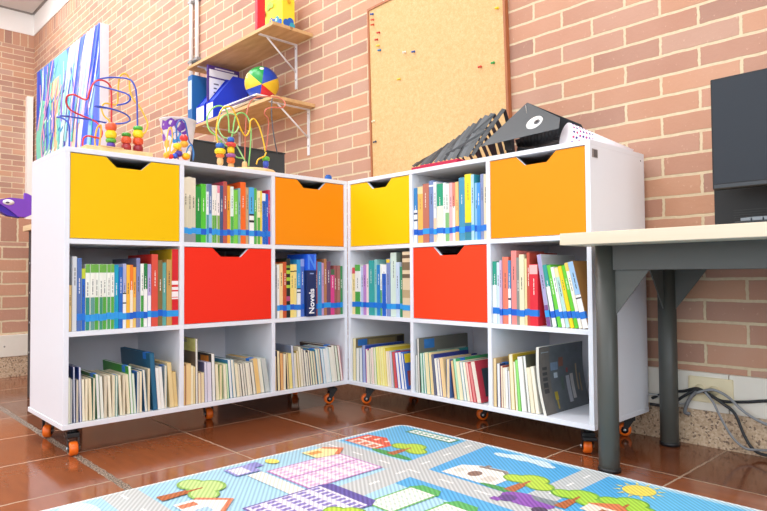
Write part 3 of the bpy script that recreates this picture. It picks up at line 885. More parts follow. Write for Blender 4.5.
# ------------------------------------------------------------------ outlet box and cables
b = MB(); p = at(690, 385, 1, 2.45); q = at(720, 388, 1, 2.45)
b.box((p.x-.01, 2.462, .165), (q.x+.04, 2.4658, .258), mat('e8dcb8', .45), bev=.004); ob = b.build('outlet_box'); tag(ob, 'cream outlet box on the white trunking behind desk leg', 'outlet')
b = MB()
for k in range(2):
    b.lathe([(.018, 0), (.018, .002), (0, .002)], mat('d9cda8', .5), Matrix.Translation((p.x+.03+k*.05, 2.4622, .212)) @ Matrix.Rotation(PI/2, 4, 'X'), 16)
b.build('socket', ob)
def cable(pts, r, hx, label):
    P = [at(x, y, 1, yy) for (x, y, yy) in pts]; P = [Vector((v.x, v.y, max(v.z, r+.001))) for v in P]
    b = MB(); b.tube(smooth_path(P, 8), r, mat(hx, .5), 8); o = b.build('cable'); tag(o, label, 'cable', 'cables')
    del o['group']; return o
cable([(652, 398, 2.4575), (668, 392, 2.4575), (684, 391, 2.4575), (697, 388.5, 2.4575), (709, 394, 2.4575), (722, 401, 2.4575), (745, 402, 2.4575), (770, 401, 2.4575), (800, 404, 2.4575)], .0055, '23262a', 'black cable running level along the white trunking')
cable([(650, 404, 2.4460), (668, 405.5, 2.4460), (684, 396, 2.4460), (697, 390, 2.4460), (708, 394, 2.4460), (722, 403, 2.4460), (735, 414, 2.4460), (744, 435, 2.4460), (753, 449, 2.4460), (765, 455, 2.4460), (790, 457, 2.4460)], .0055, '2b2d30', 'black cable dropping from the outlet box down to floor')
cable([(697, 393, 2.4375), (703, 391, 2.4375), (714, 390, 2.4375), (728, 397, 2.4375), (742, 410, 2.4375), (757, 420, 2.4375), (780, 430, 2.4375)], .005, '8c9094', 'light grey cable curving right across the trunking')
cable([(705, 392, 2.4280), (713, 402, 2.4280), (722, 420, 2.4280), (733, 438, 2.4280), (745, 448, 2.4280), (757, 450, 2.4280), (785, 451, 2.39)], .0045, '85888c', 'light grey cable falling steeply beside the terrazzo skirting')
cable([(648, 394, 2.4560), (657, 395, 2.4560), (663, 399, 2.4560), (672, 401, 2.4560), (684, 404, 2.4560), (690, 398, 2.4560), (694, 392, 2.4560)], .004, 'a8abac', 'pale grey cable looping behind the desk leg')
b = MB(); b.tube(smooth_path([at(x, y, 1, 2.447) for x, y in [(697, 391), (691, 397), (687, 404), (685, 412), (690, 414)]]), .007, mat('77797c', .6)); o = b.build('cable'); tag(o, 'thick grey cable bundle hanging under the outlet box', 'cable')
# ------------------------------------------------------------------ table behind the left bookcase
tb = empty('side_table', (-3.4, 1.5, 0), 0, 'dark-sided table with pale wooden top behind the left bookcase', 'table')
b = MB(); b.box((-.43, -.60, .895), (.45, .6, .925), wood_material('pale_wood', 'd9b98a', 'e6cb9f'), bev=.002); b.build('table_top', tb)
for y in (-.58, .55):
    b = MB(); b.box((-.392, y, 0), (.42, y+.025, .8948), mat('2b2c30', .5)); b.build('side_panel', tb)
    for k in range(4):
        b = MB(); b.lathe([(.006, 0), (.006, .002), (0, .002)], STEEL, Matrix.Translation((-.36, y-.0005, .72-.16*k)) @ Matrix.Rotation(PI/2, 4, 'X'), 8); b.build('bolt', tb)
# ------------------------------------------------------------------ purple paper creature on the half wall
pf = empty('paper_animal', (-4.72, .9, 1.0285), 0, 'purple paper animal head with white eye lying on the half wall', 'paper craft')
PUR, PUR2 = mat('7a3fc0', .55), mat('3a1ea8', .55)
def hp(x, y, X=-4.66): return at(x, y, 0, X)-pf.location
up = [(-14, 206), (0, 199.5), (10, 197.5), (20, 198.5), (28, 200), (33, 203)]; dn = [(33, 214), (26, 217.3), (18, 216.5), (10, 210), (0, 203.5), (-14, 208)]
b = MB(); pts = [hp(x, y) for x, y in up+dn]; b.prism([(v.y, v.z) for v in pts], 0, pts[0].x-.09, pts[0].x+.0, PUR); b.build('upper_jaw', pf)
lo_ = [(-14, 205), (0, 203.5), (10, 210), (18, 216.5), (20, 217.8), (8, 215.5), (0, 211), (-14, 207)]
b = MB(); pts = [hp(x, y, -4.67) for x, y in lo_]; b.prism([(v.y, v.z) for v in pts], 0, pts[0].x-.07, pts[0].x, PUR2); b.build('lower_jaw', pf)
e = hp(8.5, 202.2, -4.66)
b = MB(); b.lathe([(.034, 0), (.034, .002), (0, .002)], mat('f3f1f5', .5), Matrix.Translation(e) @ Matrix.Rotation(PI/2, 4, 'Y') @ Matrix.Diagonal((.55, 1, 1, 1)), 20); ey = b.build('eye', pf)
b = MB(); b.lathe([(.011, 0), (.011, .003), (0, .003)], mat('4a4660', .5), Matrix.Translation(e+Vector((0, -.006, -.002))) @ Matrix.Rotation(PI/2, 4, 'Y') @ Matrix.Diagonal((.6, 1, 1, 1)), 14); b.build('pupil', ey)
b = MB(); pts = [hp(x, y, -4.70) for x, y in [(24.5, 200), (24.8, 193), (27, 193.2), (34, 197), (34, 206), (29, 206)]]; b.prism([(v.y, v.z) for v in pts], 0, pts[0].x-.03, pts[0].x, PUR); b.build('fin', pf)
# ------------------------------------------------------------------ mural canvas
mp0 = empty('wall_painting', (-8.4, 2.44, 2.7), 0, 'large abstract canvas in blue, mint and pink on the brick wall', 'painting')
YM = 2.392
cor = {k: at(x, y, 1, YM) for k, (x, y) in {'tl': (37, 72.5), 'tr': (100, 22.5), 'br': (102, 200), 'bl': (37, 226)}.items()}
xl, xr = cor['tl'].x, cor['tr'].x; ztl, ztr = cor['tl'].z, cor['tr'].z; zb = 1.62
def mxy(s_, t_):   # s 0..1 left-right, t 0..1 bottom-top
    return (xl+(xr-xl)*s_, zb+((ztl+(ztr-ztl)*s_)-zb)*t_)
b = MB(); poly = [mxy(0, 0), mxy(1, 0), mxy(1, 1), mxy(0, 1)]
b.prism(poly, 1, YM+.001, YW, mat('d3d3dc', .6)); cv = b.build('canvas', mp0, Matrix.Translation(-mp0.location))
b = MB(); rnd = random.Random(5)
def blob(path, w0, w1, hx, lay):
    pts = smooth_path([(p[0], 0, p[1]) for p in path], 5); n = len(pts); L = []; Rr = []
    for i, p in enumerate(pts):
        d = (pts[min(i+1, n-1)]-pts[max(i-1, 0)]); d.normalize(); nrm = Vector((-d.z, 0, d.x)); w = w0+(w1-w0)*i/(n-1)
        L.append(p+nrm*w); Rr.append(p-nrm*w)
    y = YM-.0002*lay; m = mat(hx, .55, noise=.08, scale=3)
    for i in range(n-1):
        q = []
        for v in (L[i], L[i+1], Rr[i+1], Rr[i]):
            x, z = mxy(max(.0, min(1, v.x)), max(0, min(1, v.z))); q.append((x, y, z))
        if len({(round(a, 4), round(c, 4)) for a, _, c in q}) > 2: 
            try: b.face(q, m)
            except ValueError: pass
bg = [mxy(0, 0), mxy(1, 0), mxy(1, 1), mxy(0, 1)]
b.face([(x, YM+.0005, z) for x, z in bg], mat('5c80e6', .55, noise=.1, scale=3))
lay = 1
blob([(.45, -.05), (.5, .5), (.42, 1.05)], .16, .10, '7fc8e8', lay); lay += 1
blob([(.33, .30), (.36, .6), (.34, .85)], .05, .09, 'f4c79a', lay); lay += 1
blob([(.62, .0), (.66, .35), (.8, .8), (.9, 1.05)], .12, .05, 'e6e4f6', lay); lay += 1
blob([(.58, .1), (.68, .5), (.86, .95)], .04, .02, 'f2a9cc', lay); lay += 1
blob([(.50, .25), (.55, .6), (.66, 1.05)], .09, .07, 'dfe9f8', lay); lay += 1
blob([(.72, .35), (.80, .7), (.90, 1.05)], .05, .04, 'f0e8f6', lay); lay += 1
blob([(.02, .55), (.05, .8), (.04, 1.0)], .05, .03, '2c50d0', lay); lay += 1
blob([(.78, -.05), (.8, .3), (.92, .75), (.97, 1.0)], .06, .03, '3f62e0', lay); lay += 1
blob([(.85, -.05), (.86, .3), (.95, .7)], .03, .015, '9cc6f2', lay); lay += 1
blob([(.97, 0), (.95, .4), (.99, .8)], .03, .02, '5a6ff0', lay); lay += 1
blob([(.62, .0), (.6, .18), (.66, .30)], .14, .05, 'ea8ac4', lay); lay += 1
blob([(.7, .22), (.66, .36), (.72, .46)], .06, .02, 'f8d2b6', lay); lay += 1
blob([(.08, -.05), (.1, .3), (.06, .5), (.14, .75)], .10, .04, '7fdcc4', lay); lay += 1
blob([(.14, .12), (.2, .25), (.16, .38)], .06, .03, '1f9aa8', lay); lay += 1
for (s0, hx) in ((.24, '9fe8cc'), (.31, 'b8f0d4'), (.40, '8adcd8'), (.47, 'c4f0e6'), (.17, '86e0c0')):
    blob([(s0, 0), (s0+.01, .5), (s0+.02, .93)], .022, .006, hx, lay); lay += 1
    for k in range(6):
        t = .1+.12*k; blob([(s0-.03, t), (s0+.035, t+.03)], .008, .008, '2c8fc0' if k % 2 else 'e6fbf2', lay)
    lay += 1
for k in range(34):
    s0 = rnd.uniform(.03, .92); t0 = rnd.uniform(.05, .7); hx = rnd.choice(['e9f4fa', '9fe6e0', 'f4b8d8', '5fa8f0', '4a62e0', '2438c8', '7fe0c8', '9a7ae0', '3fc8c0'])
    blob([(s0, t0), (s0+rnd.uniform(-.02, .06), t0+.15), (s0+rnd.uniform(0, .14), t0+.33)], .011, .005, hx, lay); lay += 1
for k in range(9):
    s0 = .56+.05*k; blob([(s0-.08, .35+.02*k), (s0, .7), (s0+.09, 1.03)], .007, .005, ['eaf2fc', '8fd8f0', 'f4c4dc', '6f8af0'][k % 4], lay); lay += 1
b.build('canvas_print', cv, recalc=False)
# ------------------------------------------------------------------ cork board with pins
cz = at(367, 9.5, 1, 2.462); cR = at(502.5, 0, 1, 2.462)
cb_w = .985; cb_h = 1.22
cbo = empty('cork_board', (cz.x, 2.462, cz.z), 0, 'large cork notice board with brown wooden frame on brick wall', 'notice board')
cbo.rotation_euler = (0, math.radians(-1.5), 0)
b = MB(); b.box((.012, .004, -cb_h+.012), (cb_w-.012, .024, -.012), cork_material()); b.build('cork_panel', cbo)
FRM = wood_material('frame_wood', '9c5a34', 'b57044', (14, 14, 2), .5)
b = MB(); b.box((0, -.002, -cb_h), (.013, .025, 0), FRM); b.box((cb_w-.013, -.002, -cb_h), (cb_w, .025, 0), FRM); b.box((.013, -.002, -.013), (cb_w-.013, .025, 0), FRM); b.box((.013, -.002, -cb_h), (cb_w-.013, .025, -cb_h+.013), FRM); b.build('board_frame', cbo)
pins = [(373, 14, '2f62b0', 'blue', 'topmost at the left edge'), (373.5, 19.5, 'e06a50', 'coral', 'just under the top left blue pin'), (373.5, 24.5, 'd8583c', 'orange-red', 'third down the left edge'), (379.5, 32.5, 'c82a2a', 'red', 'right of the left edge column'),
 (377.5, 39.5, 'c03030', 'dark red', 'above the yellow pin near left edge'), (379, 45.5, 'e8c840', 'yellow', 'just above a blue pin near left edge'), (380.5, 50, '2f7fb8', 'blue', 'just below the upper left yellow pin'), (405.5, 52, 'ece6da', 'white', 'left of a blue pin in the upper middle'),
 (414.5, 51.5, '2456a8', 'blue', 'right of the white pin in the upper middle'), (400, 79, 'e8c93a', 'yellow', 'alone in the middle of the left half'), (498, 8, 'f0d02c', 'yellow', 'in the top right corner'), (481, 66.5, 'd84a3c', 'red', 'beside the green pin at right'),
 (494, 62.5, '3fa858', 'green', 'near the right frame'), (374.5, 121, 'efe8c8', 'cream', 'low on the left edge'), (376, 141.5, '3c4a66', 'dark blue', 'lowest on the board')]
for (x, y, hx, nm, wh) in pins:
    p = at(x, y, 1, 2.466)
    b = MB(); m = mat(hx, .35)
    Mp = Matrix.Translation((p.x, 2.4655, p.z)) @ Matrix.Rotation(PI/2+.35, 4, 'X')
    b.lathe([(0.0012, -.004), (.0012, .001), (.0065, .001), (.0068, .003), (.0042, .006), (.0038, .015), (.0058, .018), (.0056, .021), (0, .0215)], m, Mp, 12)
    o = b.build('push_pin'); tag(o, f'{nm} push pin on cork board, {wh}', 'pin', 'pins on the cork board')
# ------------------------------------------------------------------ wall pipes
for (x, nm) in ((-5.03, 'left'), (-4.92, 'right')):
    b = MB(); b.tube([(x, YW-.022, 1.9), (x, YW-.022, ZC)], .017, mat('efeeec', .4), 12); o = b.build('conduit_pipe'); tag(o, f'white vertical conduit pipe on brick wall, {nm} one of the pair', 'pipe')
    for z in (2.48, 3.0, 3.6, 4.2):
        b = MB(); b.box((x-.03, YW-.041, z), (x+.03, YW-.0005, z+.025), mat('8f8f90', .4), bev=.002); b.build('pipe_clip', o)
# ------------------------------------------------------------------ wall shelves
PINE = wood_material('pine_board', 'c59b66', 'dab682', (2, 12, 12), .6, .55)
def shelf(x0, x1, yf, z0, th, label, bx, drop):
    s_ = empty('wall_shelf', ((x0+x1)/2, YW, z0), 0, label, 'shelf'); o = s_.location
    b = MB(); b.box((x0-o.x, yf-o.y, 0), (x1-o.x, -.001, th), PINE, bev=.0015); b.build('shelf_board', s_)
    for x in bx:
        b = MB(); br = mat('e9e9ec', .4)
        b.box((x-o.x-.012, -.006, -drop), (x-o.x+.012, -.001, -.0005), br); b.box((x-o.x-.012, yf-o.y+.02, -.006), (x-o.x+.012, -.006, -.0005), br)
        b.tube([(x-o.x, -.008, -drop*.62), (x-o.x, (yf-o.y)*.75, -.008)], .006, br, 8)
        for k in range(2): b.lathe([(.005, 0), (.005, .002), (0, .002)], mat('8d8d90', .4, .5), Matrix.Translation((x-o.x, -.006, -.03-drop*.7*k)) @ Matrix.Rotation(PI/2, 4, 'X'), 8)
        b.build('bracket', s_)
    return s_
shelf(-4.50, -3.31, 2.172, 2.232, .022, 'upper pine wall shelf holding the yellow box', (-3.50, -4.36), .31)
shelf(-4.50, -3.29, 2.160, 1.755, .022, 'lower pine wall shelf holding the ball and blue binders', (-3.36, -4.25), .31)
ZU, ZL = 2.2545, 1.7775
# things on the upper shelf
yb_ = at(264, 26, 1, 2.19); 
bx = empty('decorated_box', (-3.508, 2.352, ZU), .0, 'yellow box painted with blue waves and green splashes on upper shelf', 'box')
YB = mat('f5df34', .5); 
b = MB(); b.box((-.111, -.05, 0), (.111, .05, .30), YB, bev=.004); b.build('box_body', bx)
BW = mat('1d62c4', .46); TQ = mat('2fa7c0', .45); GS = mat('a9dc4c', .5)
ndisc = [0]
def disc(c, r, m, face, sq=1):
    ndisc[0] += 1; off = .0004*ndisc[0]; b = MB()
    if face == 'f': Mx = Matrix.Translation((c[0], -.0502-off, c[1])) @ Matrix.Rotation(PI/2, 4, 'X')
    else: Mx = Matrix.Translation((.1112+off, c[0], c[1])) @ Matrix.Rotation(PI/2, 4, 'Y')
    b.lathe([(r, -.0002), (r, .0006), (0, .0006)], m, Mx @ Matrix.Diagonal((1, sq, 1, 1)), 18, smooth=False); b.build('painted_swirl', bx)
for (c, r, m) in [((-.07, .05), .03, BW), ((-.03, .065), .032, BW), ((.01, .075), .03, BW), ((.05, .085), .026, TQ), ((.085, .06), .024, BW), ((-.015, .10), .018, BW), ((-.013, .10), .009, mat('f3e04a', .5)), ((.045, .088), .011, mat('c9ecf2', .5)), ((-.05, .20), .022, GS), ((-.03, .215), .022, GS), ((-.005, .20), .018, GS), ((-.095, .16), .014, mat('3a2a22', .5)), ((-.095, .18), .012, mat('3a2a22', .5))]: disc(c, r, m, 'f')
for (c, r, m) in [((-.02, .055), .026, BW), ((.012, .07), .026, BW), ((.025, .045), .022, TQ), ((.0, .2), .014, mat('e0a820', .5))]: disc(c, r, m, 's')
rs = empty('brick_strip', (-3.538, 2.222, ZU), 0, 'red studded plastic strip standing left of the yellow box', 'toy')
b = MB(); b.box((-.016, -.03, 0), (.016, .03, .30), mat('d81f3a', .35), bev=.002); b.build('strip_body', rs)
b = MB()
for k in range(11):
    for yy in (-.015, .015): b.lathe([(.008, 0), (.008, .007), (0, .007)], mat('e02a44', .35), Matrix.Translation((-.016, yy, .015+.027*k)) @ Matrix.Rotation(-PI/2, 4, 'Y'), 10)
b.build('studs', rs)
b = MB(); b.prism([(0, 0), (.62, 0), (.62, .03), (.2, .035), (.02, .01)], 1, 0, .05, mat('4a4c50', .5)); o = b.build('folded_stand', None, Matrix.Translation((-4.45, 2.24, ZU))); tag(o, 'dark folded bar lying along the upper shelf', 'bar')
b = MB(); b.lathe([(.03, 0), (.03, .03), (.02, .036), (0, .036)], mat('25272b', .5), Matrix.Translation((-4.42, 2.205, ZU)), 14); o = b.build('small_clamp'); tag(o, 'small black clamp at left end of the upper shelf', 'clamp')
# things on the lower shelf
def binder(x0, x1, y0, y1, h, hx, spine, label):
    e_ = empty('ring_binder', (x0, y0, ZL), 0, label, 'binder')
    m = mat(hx, .35, noise=.05); w = x1-x0; d = y1-y0
    b = MB(); b.box((0, 0, 0), (.003, d, h), m); b.box((w-.003, 0, 0), (w, d, h), m); b.box((.003, 0, 0), (w-.003, .003, h), m); b.build('cover', e_)
    b = MB(); b.box((.005, .004, .005), (w-.005, d-.015, h-.02), page_mat('eceae4')); b.build('pages', e_)
    b = MB(); b.box((.01, -.001, h*.35), (w-.01, 0, h*.9), mat(spine, .5)); b.lathe([(.012, 0), (.012, .002), (.006, .002)], BLACK, Matrix.Translation((w/2, -.0002, h*.15)) @ Matrix.Rotation(PI/2, 4, 'X'), 14); b.build('spine_label', e_)
    return e_
binder(-4.49, -4.418, 2.175, 2.45, .40, '2f6fae', 'cfe4f0', 'blue ring binder at left end of lower shelf')
# purple-framed calendar sheet standing upright
cal = empty('printed_board', (-4.196, 2.185, ZL), 0, 'white printed board with purple border standing behind the blue file boxes', 'board')
b = MB(); b.box((-.012, 0, 0), (0, .265, .425), mat('4a2f80', .5)); b.build('backing', cal)
b = MB(); b.box((0, .014, .02), (.001, .25, .33), mat('eeeef2', .6)); b.build('sheet', cal)
b = MB(); b.box((0, .014, .342), (.001, .25, .395), mat('f0f0f4', .6)); b.build('header', cal)
ink = mat('5a5a68', .6)
for k in range(8):
    b = MB(); b.box((.001, .05, .06+.032*k), (.0018, .075+.015*(k % 3), .07+.032*k), ink); b.build('text_line', cal)
b = MB(); b.box((0, .06, .403), (.0008, .22, .413), mat('e2e0ea', .6)); b.build('title_line', cal)
def filebox(x0, yf, w, label):
    e_ = empty('file_box', (x0, yf, ZL), 0, label, 'file box')
    m = mat('1f3fd0', .35); d = .28
    poly = [(0, 0), (d, 0), (d, .34), (.16, .34), (0, .13)]
    b = MB(); b.prism(poly, 0, 0, .004, m); b.prism(poly, 0, w-.004, w, m); b.box((.004, 0, 0), (w-.004, .004, .13), m); b.box((.004, d-.004, 0), (w-.004, d, .34), m); b.box((.004, .004, 0), (w-.004, d-.004, .004), m); b.build('box_body', e_)
    b = MB(); b.box((.006, -.0012, .012), (w-.006, 0, .122), mat('f1f3f6', .5)); b.build('end_label', e_)
    b = MB(); b.prism([(.02, .006), (d-.01, .006), (d-.01, .33), (.17, .33), (.02, .15)], 0, .012, w-.012, page_mat('2b49c8')); b.build('papers', e_)
filebox(-4.345, 2.172, .125, 'blue file box with white end label, nearest the ring binder'); filebox(-4.188, 2.172, .105, 'blue file box with white end label, nearest the stacked papers')
# stacked papers and folders
px_ = [(-3.99, 2.18, .40, .26, .012, 'd8cdb4', 'cream folder at bottom of the paper stack', .05), (-3.985, 2.185, .40, .25, .014, 'b9a48a', 'tan folder second in the paper stack', -.04), (-3.98, 2.175, .42, .26, .010, 'efeeea', 'white papers third in the paper stack', .03), (-3.975, 2.18, .42, .25, .014, '6a5678', 'purple grey folder fourth in the paper stack', -.02), (-3.96, 2.175, .44, .26, .010, 'f2f1ef', 'white papers on top of the stack under the ball', .02)]
z = ZL
for (x, y, w, d, t, hx, lb, rz) in px_:
    b = MB(); b.box((0, 0, 0), (w, d, t), page_mat(hx), fm={0: mat(hx, .6), 1: mat(hx, .6)}); o = b.build('folder', None, Matrix.Translation((x, y, z+.0003)) @ Matrix.Rotation(rz, 4, 'Z')); tag(o, lb+' on lower shelf', 'folder'); z += t+.0006
# ball
bc = at(262.5, 77.5, 1, 2.315)
br_ = .117; bcz = z+br_+.0005
SEC = ['f0c92c', '1f49b8', '1f9c48', 'efd23a', '1f49b8', 'd8242a']
b = MB(); dirv = (EYE-Vector((bc.x, 2.31, bcz))).normalized(); qz = Vector((0, 0, 1)).rotation_difference(dirv).to_matrix().to_4x4()
Mb = Matrix.Translation((bc.x, 2.31, bcz)) @ qz
seg, nr = 36, 18; rings = []
for i in range(nr+1):
    th = PI*i/nr; rings.append([b.bm.verts.new(Mb @ Vector((br_*math.sin(th)*math.cos(2*PI*(k+2)/seg), br_*math.sin(th)*math.sin(2*PI*(k+2)/seg), br_*math.cos(th)))) for k in range(seg)])
for i in range(nr):
    for k in range(seg):
        f = b.bm.faces.new([rings[i][k], rings[i+1][k], rings[i+1][(k+1) % seg], rings[i][(k+1) % seg]]); f.smooth = True; f.material_index = b.mi(mat(SEC[(k//6) % 6], .35, noise=.02))
bmesh.ops.remove_doubles(b.bm, verts=b.bm.verts, dist=1e-5)
ball = b.build('ball'); tag(ball, 'multicoloured panelled play ball on the lower wall shelf', 'ball')
b = MB(); b.lathe([(.016, 0), (.014, .003), (0, .0035)], mat('f3f3f3', .4), Matrix.Translation((bc.x, 2.31, bcz)) @ Vector((.55, -.35, .62)).normalized().to_track_quat('Z', 'Y').to_matrix().to_4x4() @ Matrix.Translation((0, 0, br_-.002)), 16); b.build('valve_disc', ball, ball.matrix_world.inverted())
b = MB(); b.ball((0, 0, .018), .05, mat('1d1f22', .5), (1.3, .6, .34)); o = b.build('computer_mouse', None, Matrix.Translation((-3.42, 2.27, ZL-.0005))); tag(o, 'small black computer mouse at right end of lower shelf', 'mouse')
# ------------------------------------------------------------------ toys on top of the left bookcase
def lz(x, y, v=.15):                       # point above the left bookcase, v deep
    return at(x, y, 0, -2.4113-v)
def bead(parent, c, hx, r=.014, h=.012, flat=True, M=None):
    b = MB(); m = mat(hx, .3, noise=.03)
    if flat: b.lathe([(.003, -h), (r*.75, -h), (r, -h*.5), (r, h*.5), (r*.75, h), (.003, h)], m, (M or Matrix.Translation(c)), 16)
    else: b.ball(c, r, m)
    return b.build('bead', parent)
def maze(label, loc): return empty('bead_maze', loc, 0, label, 'toy')
wood = wood_material('toy_wood', 'dcb67a', 'ecd09c', (6, 20, 20), .5)
m1 = maze('bead maze with blue, red and yellow wires above left yellow drawer', (-2.56, .86, ZT))
o1 = Vector((-2.56, .86, ZT))
ya = lz(81, 150, .10).y; yb2 = lz(148, 156, .10).y
b = MB(); b.box((-.12, ya-o1.y, 0.0002), (.10, yb2-o1.y, .026), wood, bev=.004); b.build('base', m1)
yc = lz(85, 148, .10).y; yd = lz(106, 150, .10).y
b = MB(); b.box((.085, yc-o1.y+.04, .0262), (.1, yd-o1.y+.05, .03), wood, bev=.001); b.build('name_strip', m1)
Zw = 5.38
def wire(parent, o, pts, crop, zoom, hx, r=.0035):
    P = [lz(crop[0]+x/zoom, crop[1]+y/zoom, v)-o for (x, y, v) in pts]
    b = MB(); b.tube(smooth_path(P, 9), r, mat(hx, .35), 8); return b.build('wire', parent)
cr = (50, 70)
wire(m1, o1, [(104, 425, .08), (104, 320, .08), (95, 280, .09), (65, 258, .11), (38, 253, .13), (65, 247, .15), (130, 255, .18), (220, 268, .2), (330, 288, .22), (400, 285, .20), (430, 268, .17), (410, 240, .14), (350, 215, .11), (260, 195, .1), (240, 196, .12)], cr, Zw, '2f4fc0')
wire(m1, o1, [(240, 196, .12), (300, 205, .14)], cr, Zw, '2f4fc0')
wire(m1, o1, [(470, 430, .12), (470, 250, .12), (465, 130, .12), (450, 75, .13), (420, 48, .15), (340, 40, .18), (270, 48, .2), (235, 68, .2), (260, 85, .18), (350, 108, .14), (415, 130, .11), (432, 155, .1), (410, 178, .12), (360, 190, .15)], cr, Zw, '2a4ab8')
wire(m1, o1, [(175, 430, .1), (178, 375, .1), (200, 355, .11), (240, 362, .13), (270, 365, .15), (280, 335, .17), (265, 300, .19), (240, 275, .2), (170, 245, .2), (110, 215, .18), (88, 175, .15), (95, 140, .13), (130, 133, .12), (175, 155, .12), (200, 155, .12), (215, 110, .13), (240, 65, .15), (280, 55, .17), (320, 80, .18), (330, 130, .18), (330, 300, .17), (328, 420, .17)], cr, Zw, 'd6343a')
wire(m1, o1, [(328, 420, .15), (325, 290, .15), (290, 245, .16), (278, 205, .17), (295, 180, .18), (335, 185, .18), (362, 180, .18), (365, 120, .18), (372, 50, .18), (385, 25, .18), (405, 20, .18), (425, 45, .18), (430, 110, .17), (450, 160, .16), (480, 195, .15), (510, 250, .14), (525, 290, .13), (515, 330, .12), (490, 360, .12), (480, 430, .12)], cr, Zw, 'eebf3c')
wire(m1, o1, [(245, 430, .14), (242, 370, .14), (255, 310, .14), (275, 300, .14), (272, 350, .14), (262, 430, .14)], cr, Zw, 'eebf3c')
for (x, ys, v) in ((328, [(405, '5a3aa8', .020), (378, '5fae3a', .024), (342, 'f2d020', .026), (303, 'e8603a', .026)], .078), (410, [(390, 'a83238', .024), (350, 'e05a34', .024), (318, '4a9a34', .022)], .08), (474, [(388, '9a2c38', .024), (345, 'e0542c', .025), (303, 'f4d41c', .026), (268, '4fae3c', .024)], .078)):
    z = .0265
    for (y, hx, r) in ys:
        p = lz(cr[0]+x/Zw, cr[1]+y/Zw, v)-o1; rr = r*.80
        hh = rr*.72 if y not in (378, 318, 268) else rr*.42
        b = MB(); bead(m1, None, hx, rr, hh, True, Matrix.Translation((p.x, p.y, z+hh)) ); z += hh*2+.0005
# second toy: printed conical bucket with bead toy in front
o2 = lz(176, 160, .17); o2.z = ZT
cupc = lz(178, 150, .26); cupc.z = ZT
bk = empty('printed_cup', cupc, 0, 'white tapered cup with purple and blue splashes above left bookcase divider', 'cup')
hC = lz(178, 121, .26).z-ZT; rT = (lz(193.5, 122, .26)-lz(160.5, 122, .26)).length/2
b = MB(); cw = mat('f0eef2', .35)
b.lathe([(0, .0003), (rT*.55, .0003), (rT*.56, .004), (rT, hC), (rT*1.04, hC), (rT*.97, hC-.004), (rT*.53, .008), (0, .008)], cw, None, 28); b.build('cup_body', bk)
b = MB(); rnd = random.Random(3)
for (ang, t, sz, hx) in [(-.5, .85, .03, '7a35a8'), (-.1, .9, .026, '6a2fa0'), (.35, .86, .032, '5f2f9c'), (.15, .62, .03, '2f8fd0'), (.45, .58, .022, '3a9ad8'), (-.75, .62, .02, '8a4ab0'), (-.55, .5, .026, 'f0a83c'), (-.95, .75, .02, 'efb84c'), (.2, .32, .03, 'f2b03a'), (.6, .75, .026, '6a35a8'), (-.2, .7, .016, '9a5ac0'), (-.3, .3, .02, 'f2c04a')]:
    a = -.75+ang*1.1; r_ = rT*(.56+.44*t)+.0012; n = 9
    pts = []
    for k in range(n):
        q = 2*PI*k/n; da = math.cos(q)*sz*rnd.uniform(.55, 1.0)/r_; dz = math.sin(q)*sz*rnd.uniform(.55, 1.0)
        tt = min(.98, max(.03, t+dz/hC)); rr = rT*(.56+.44*tt)+.0012
        pts.append((rr*math.cos(a+da), rr*math.sin(a+da), tt*hC))
    b.face(pts, mat(hx, .4))
b.build('printed_splashes', bk, recalc=False)
# cup toy
m2 = maze('small wire bead toy with red base in front of printed cup', o2+Vector((.06, .0, 0))); oo = o2+Vector((.06, 0, 0))
cr2, z2 = (150, 110), 11.35/ (681/80/ (681/80)) if False else 8.5125
b = MB(); p0 = lz(cr2[0]+120/z2, 160, .10)-oo; p1 = lz(cr2[0]+405/z2, 160, .10)-oo
b.box((-.05, p0.y, .0003), (.05, p1.y, .008), mat('e2483a', .4), bev=.003); b.build('base', m2)
wire(m2, oo, [(145, 420, .1), (140, 300, .1), (155, 180, .1), (180, 150, .11), (190, 230, .12), (170, 330, .12), (165, 420, .12)], cr2, z2, 'efc24a', .003)
wire(m2, oo, [(240, 420, .11), (230, 260, .11), (225, 140, .12), (260, 85, .13), (300, 110, .13), (330, 260, .13), (360, 310, .12), (365, 420, .12)], cr2, z2, '2f5fb0', .003)
wire(m2, oo, [(300, 420, .1), (320, 330, .1), (350, 300, .1), (372, 360, .1), (366, 430, .1)], cr2, z2, '2f7fc0', .003)
for (x, y, v, hx, r) in [(140, 385, .1, 'f0b02c', .013), (178, 395, .1, 'd83a34', .011), (212, 392, .1, '2f5fd0', .012), (245, 372, .1, '4a2f98', .016), (232, 310, .1, 'f2cf1c', .018), (288, 240, .12, 'e0403c', .018), (290, 290, .12, 'f2b43a', .018), (305, 395, .1, 'f0c01c', .018), (330, 370, .1, 'f0ead8', .010)]:
    c = lz(cr2[0]+x/z2, cr2[1]+y/z2, v)-oo; c.z = max(c.z, .008+r)
    b = MB(); b.ball(c, r, mat(hx, .3), (1, 1, .85 if r > .015 else 1)); b.build('bead', m2)
